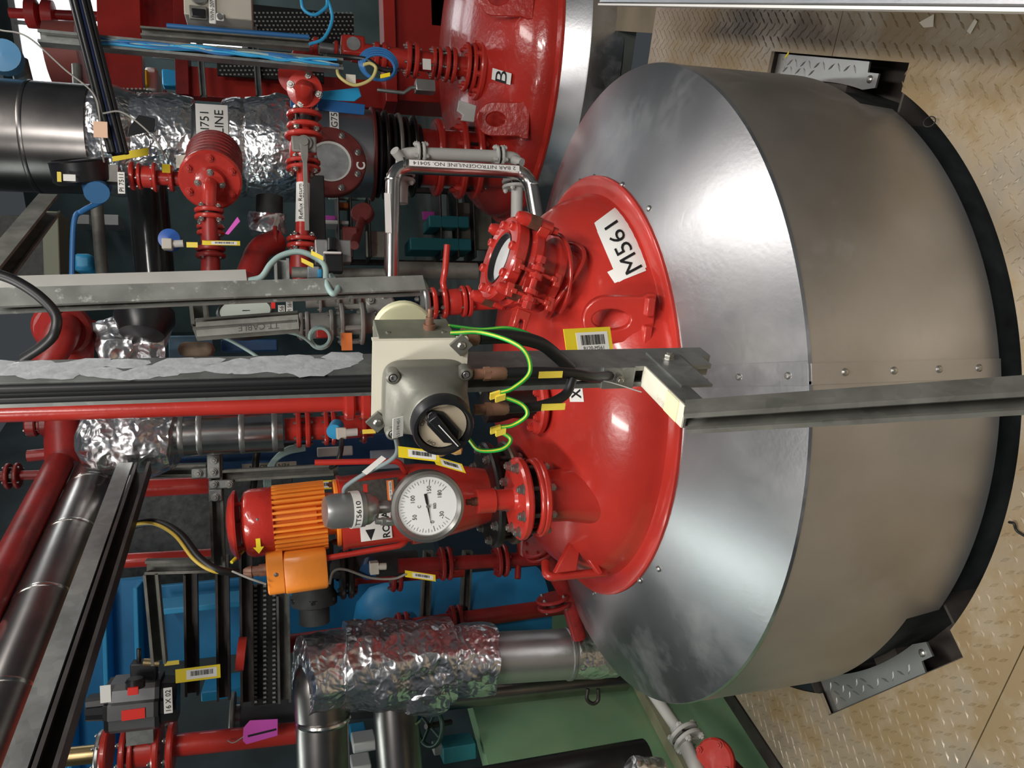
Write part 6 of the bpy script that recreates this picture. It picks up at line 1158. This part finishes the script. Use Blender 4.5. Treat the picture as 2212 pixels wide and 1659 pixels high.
# dark steelwork, upper middle
for nm, lbl, p0, p1, Y, r, m, c in (('black_standpipe', 'glossy black pipe behind the blue regulator', (318, 400), (335, 610), 3.5, 36, M('gloss_black_pipe', (.012, .013, .013), .15), 'pipe'), ('grey_column', 'grey round column left of the glossy black pipe', (208, 430), (222, 610), 3.7, 11, GALVD, 'column')):
    o = pipe(None, [at(*p0, Y), at(*p1, Y)], S(r, Y), m, name=nm, n=28); tag(o, lbl, c)
a = at(108, 440, 2.6); b = atz(-40, 625, a.z); P_(channel(a, b, .06, .05, -ZZ), 'overhead_channel', GALVD, None, ang=.3); tag(bpy.context.scene.objects['overhead_channel'], 'weathered overhead channel under the stainless duct', 'strut')
o = rect(None, 105, 140, 465, 612, 3.4, .15, M('buff_green_paint', (.16, .17, .12), .6), 'buff_beam'); tag(o, 'dull buff beam flange behind the overhead channel', 'beam'); o = rect(None, -40, 108, 470, 615, 3.7, .1, M('dark_mesh_wall', (.035, .036, .032), .6, 0, .5, 40), 'mesh_panel'); tag(o, 'dark mesh panel behind the overhead channel', 'panel')
o = rect(None, 168, 212, 555, 592, 3.8, .2, BLUEL, 'blue_box', .02); tag(o, 'bright blue box below the grey column', 'box'); o = rect(None, 225, 262, 470, 492, 9.3, .3, GREYW, 'grey_sign'); tag(o, 'pale grey sign beyond the grey column', 'sign'); o = rect(None, 165, 200, 470, 490, 9.3, .3, GREYW, 'grey_sign'); tag(o, 'pale grey sign left of the grey column', 'sign')
o = rect(None, 655, 702, 380, 520, 3.4, .03, MESHB, 'perforated_plate'); tag(o, 'black perforated plate behind the reflux return sleeve', 'plate')
# clutter of the hall beyond, seen between the pipes
sr = thing('storage_rack', 'dark storage rack beyond the nitrogen pipe', 'rack', at(1100, 490, 5.9))
for x in (727, 753, 791, 839, 941, 976, 1011): rect(sr, x, x+4, 405, 565, 5.95, .4, STEEL, 'rack_board')
for y in (404, 566): p = at(720, y, 6.1); g = G(); g.box(V((p.x, p.y, .62)), XX*.02, V((0, .02, 0)), ZZ*.66); P_(g, 'rack_post', STEEL, sr)
for nm, lbl, c, x0, x1, y0, y1, Y, th, m in (('teal_shelf', 'teal shelf board beyond the nitrogen pipe', 'shelf', 920, 1005, 475, 500, 5.9, .3, TEAL), ('teal_shelf', 'teal shelf bracket beyond the red lever', 'shelf', 880, 1010, 522, 548, 5.9, .3, TEAL), ('magenta_card', 'magenta card on the far shelf', 'card', 912, 940, 457, 476, 5.9, .02, PINK), ('magenta_card', 'magenta card behind the maroon spindle', 'card', 700, 726, 466, 475, 5.9, .02, PINK), ('white_jug', 'white jug on the far shelf', 'jug', 945, 975, 500, 522, 5.9, .1, WHITE), ('cloth_sheet', 'beige cloth sheet hanging behind the sight glass', 'cloth', 980, 1062, 440, 540, 5.9, .05, M('beige_cloth', (.42, .38, .30), .8, 0, .2, 8)), ('white_board', 'pale board leaning behind the nitrogen pipe', 'board', 790, 838, 500, 556, 5.9, .03, CREAM), ('pale_green_panel', 'pale green panel beyond the sight glass', 'panel', 710, 790, 415, 432, 5.9, .05, M('mint_panel', (.45, .65, .58), .5)), ('orange_drum', 'orange drum beyond the sight glass', 'drum', 728, 752, 440, 452, 5.9, .1, ORGS), ('white_tray', 'white tray beyond the maroon spindle', 'tray', 698, 752, 482, 490, 5.9, .2, WHITE), ('white_bin', 'white bin behind the stainless branch pipe', 'bin', 760, 810, 1590, 1612, 4.2, .15, WHITE), ('blue_bin', 'blue bin behind the stainless branch pipe', 'bin', 755, 790, 1572, 1590, 4.4, .15, BLUEL), ('white_bin', 'white carton under the blue bin', 'carton', 757, 800, 1640, 1655, 4.0, .15, WHITE)):  # the pale green panel has a plain mint colour
    o = rect(None, x0, x1, y0, y1, Y, th, m, nm, .008); tag(o, lbl, c)
for nm, lbl, p0, p1, Y, r, m in (('red_pipe', 'red pipe with coupling in front of the far window', (20, 28), (222, 36), 5.78, 9, REDD), ('red_vessel_end', 'faded red vessel end in front of the far window', (110, 120), (180, 120), 5.6, 60, M('faded_red_paint', (.45, .12, .10), .5))): o = pipe(None, [at(*p0, Y), at(*p1, Y)], S(r, Y), m, name=nm, n=24); tag(o, lbl, 'pipe' if r < 20 else 'vessel')
g = G(); g.lathe(at(15, 130, 4.2), V((0, -1, 0)), [(S(30, 4.2), 0), (S(30, 4.2), .06), (0, .07)], 24); o = P_(g, 'lamp_globe', M('sky_blue_plastic', (.12, .35, .62), .5), None); tag(o, 'sky blue round globe on a dark fitting', 'lamp'); o = pipe(None, [at(40, 130, 4.3), at(60, 210, 4.3)], S(16, 4.3), GALVD, name='grey_column'); tag(o, 'grey round post beside the sky blue globe', 'column')
o = pipe(None, [at(166, 140, 4.86), at(170, 215, 4.86)], S(9, 4.86), GALVD, name='grey_post'); tag(o, 'short grey post in front of the faded red vessel', 'post')
g = G(); g.lathe(at(88, 31, 5.78), ZZ, [(S(14, 5.8), -.09), (S(26, 5.8), -.08), (S(26, 5.8), -.02), (S(16, 5.8), 0), (S(26, 5.8), .02), (S(26, 5.8), .08), (S(14, 5.8), .09)], 20); o = P_(g, 'pipe_coupling', REDD, None); tag(o, 'red pipe coupling in front of the far window', 'coupling')

# ================================================================== litter on the floor
for nm, lbl, c, pts, m in (('paper_scrap', 'crumpled buff paper scrap on the floor by the bench', 'litter', [(1985, 48), (2018, 30), (2016, 58), (1995, 60)], CREAM), ('paper_scrap', 'narrow buff paper strip on the floor by the bench', 'litter', [(2088, 68), (2106, 40), (2112, 46), (2096, 74)], CREAM), ('yellow_scrap', 'thin yellow sliver on the rusty floor plate', 'litter', [(1695, 124), (1705, 109), (1704, 116), (1697, 126)], YEL)):
    q = [atz(x, y, .004) for x, y in pts]; tri(q, .003, m, nm, None, ZZ); o = [o for o in bpy.context.scene.objects if o.name.startswith(nm) and 'label' not in o][0]; tag(o, lbl, c)
c = atz(2008, 263, .02); g = G(); g.tube([c+V((cos(t)*.012, sin(t)*.014, .004*sin(t))) for t in [2*pi*i/20 for i in range(20)]], .0016, 6, closed=True); o = P_(g, 'wire_ring', RUB, None, ang=1); tag(o, 'small black wire ring at the floor edge by the vessel', 'litter')
cable('short black wire end lying on the checker plate', [atz(2180, 1128, .006), atz(2190, 1131, .010), atz(2196, 1146, .006), atz(2212, 1157, .006)], .003)
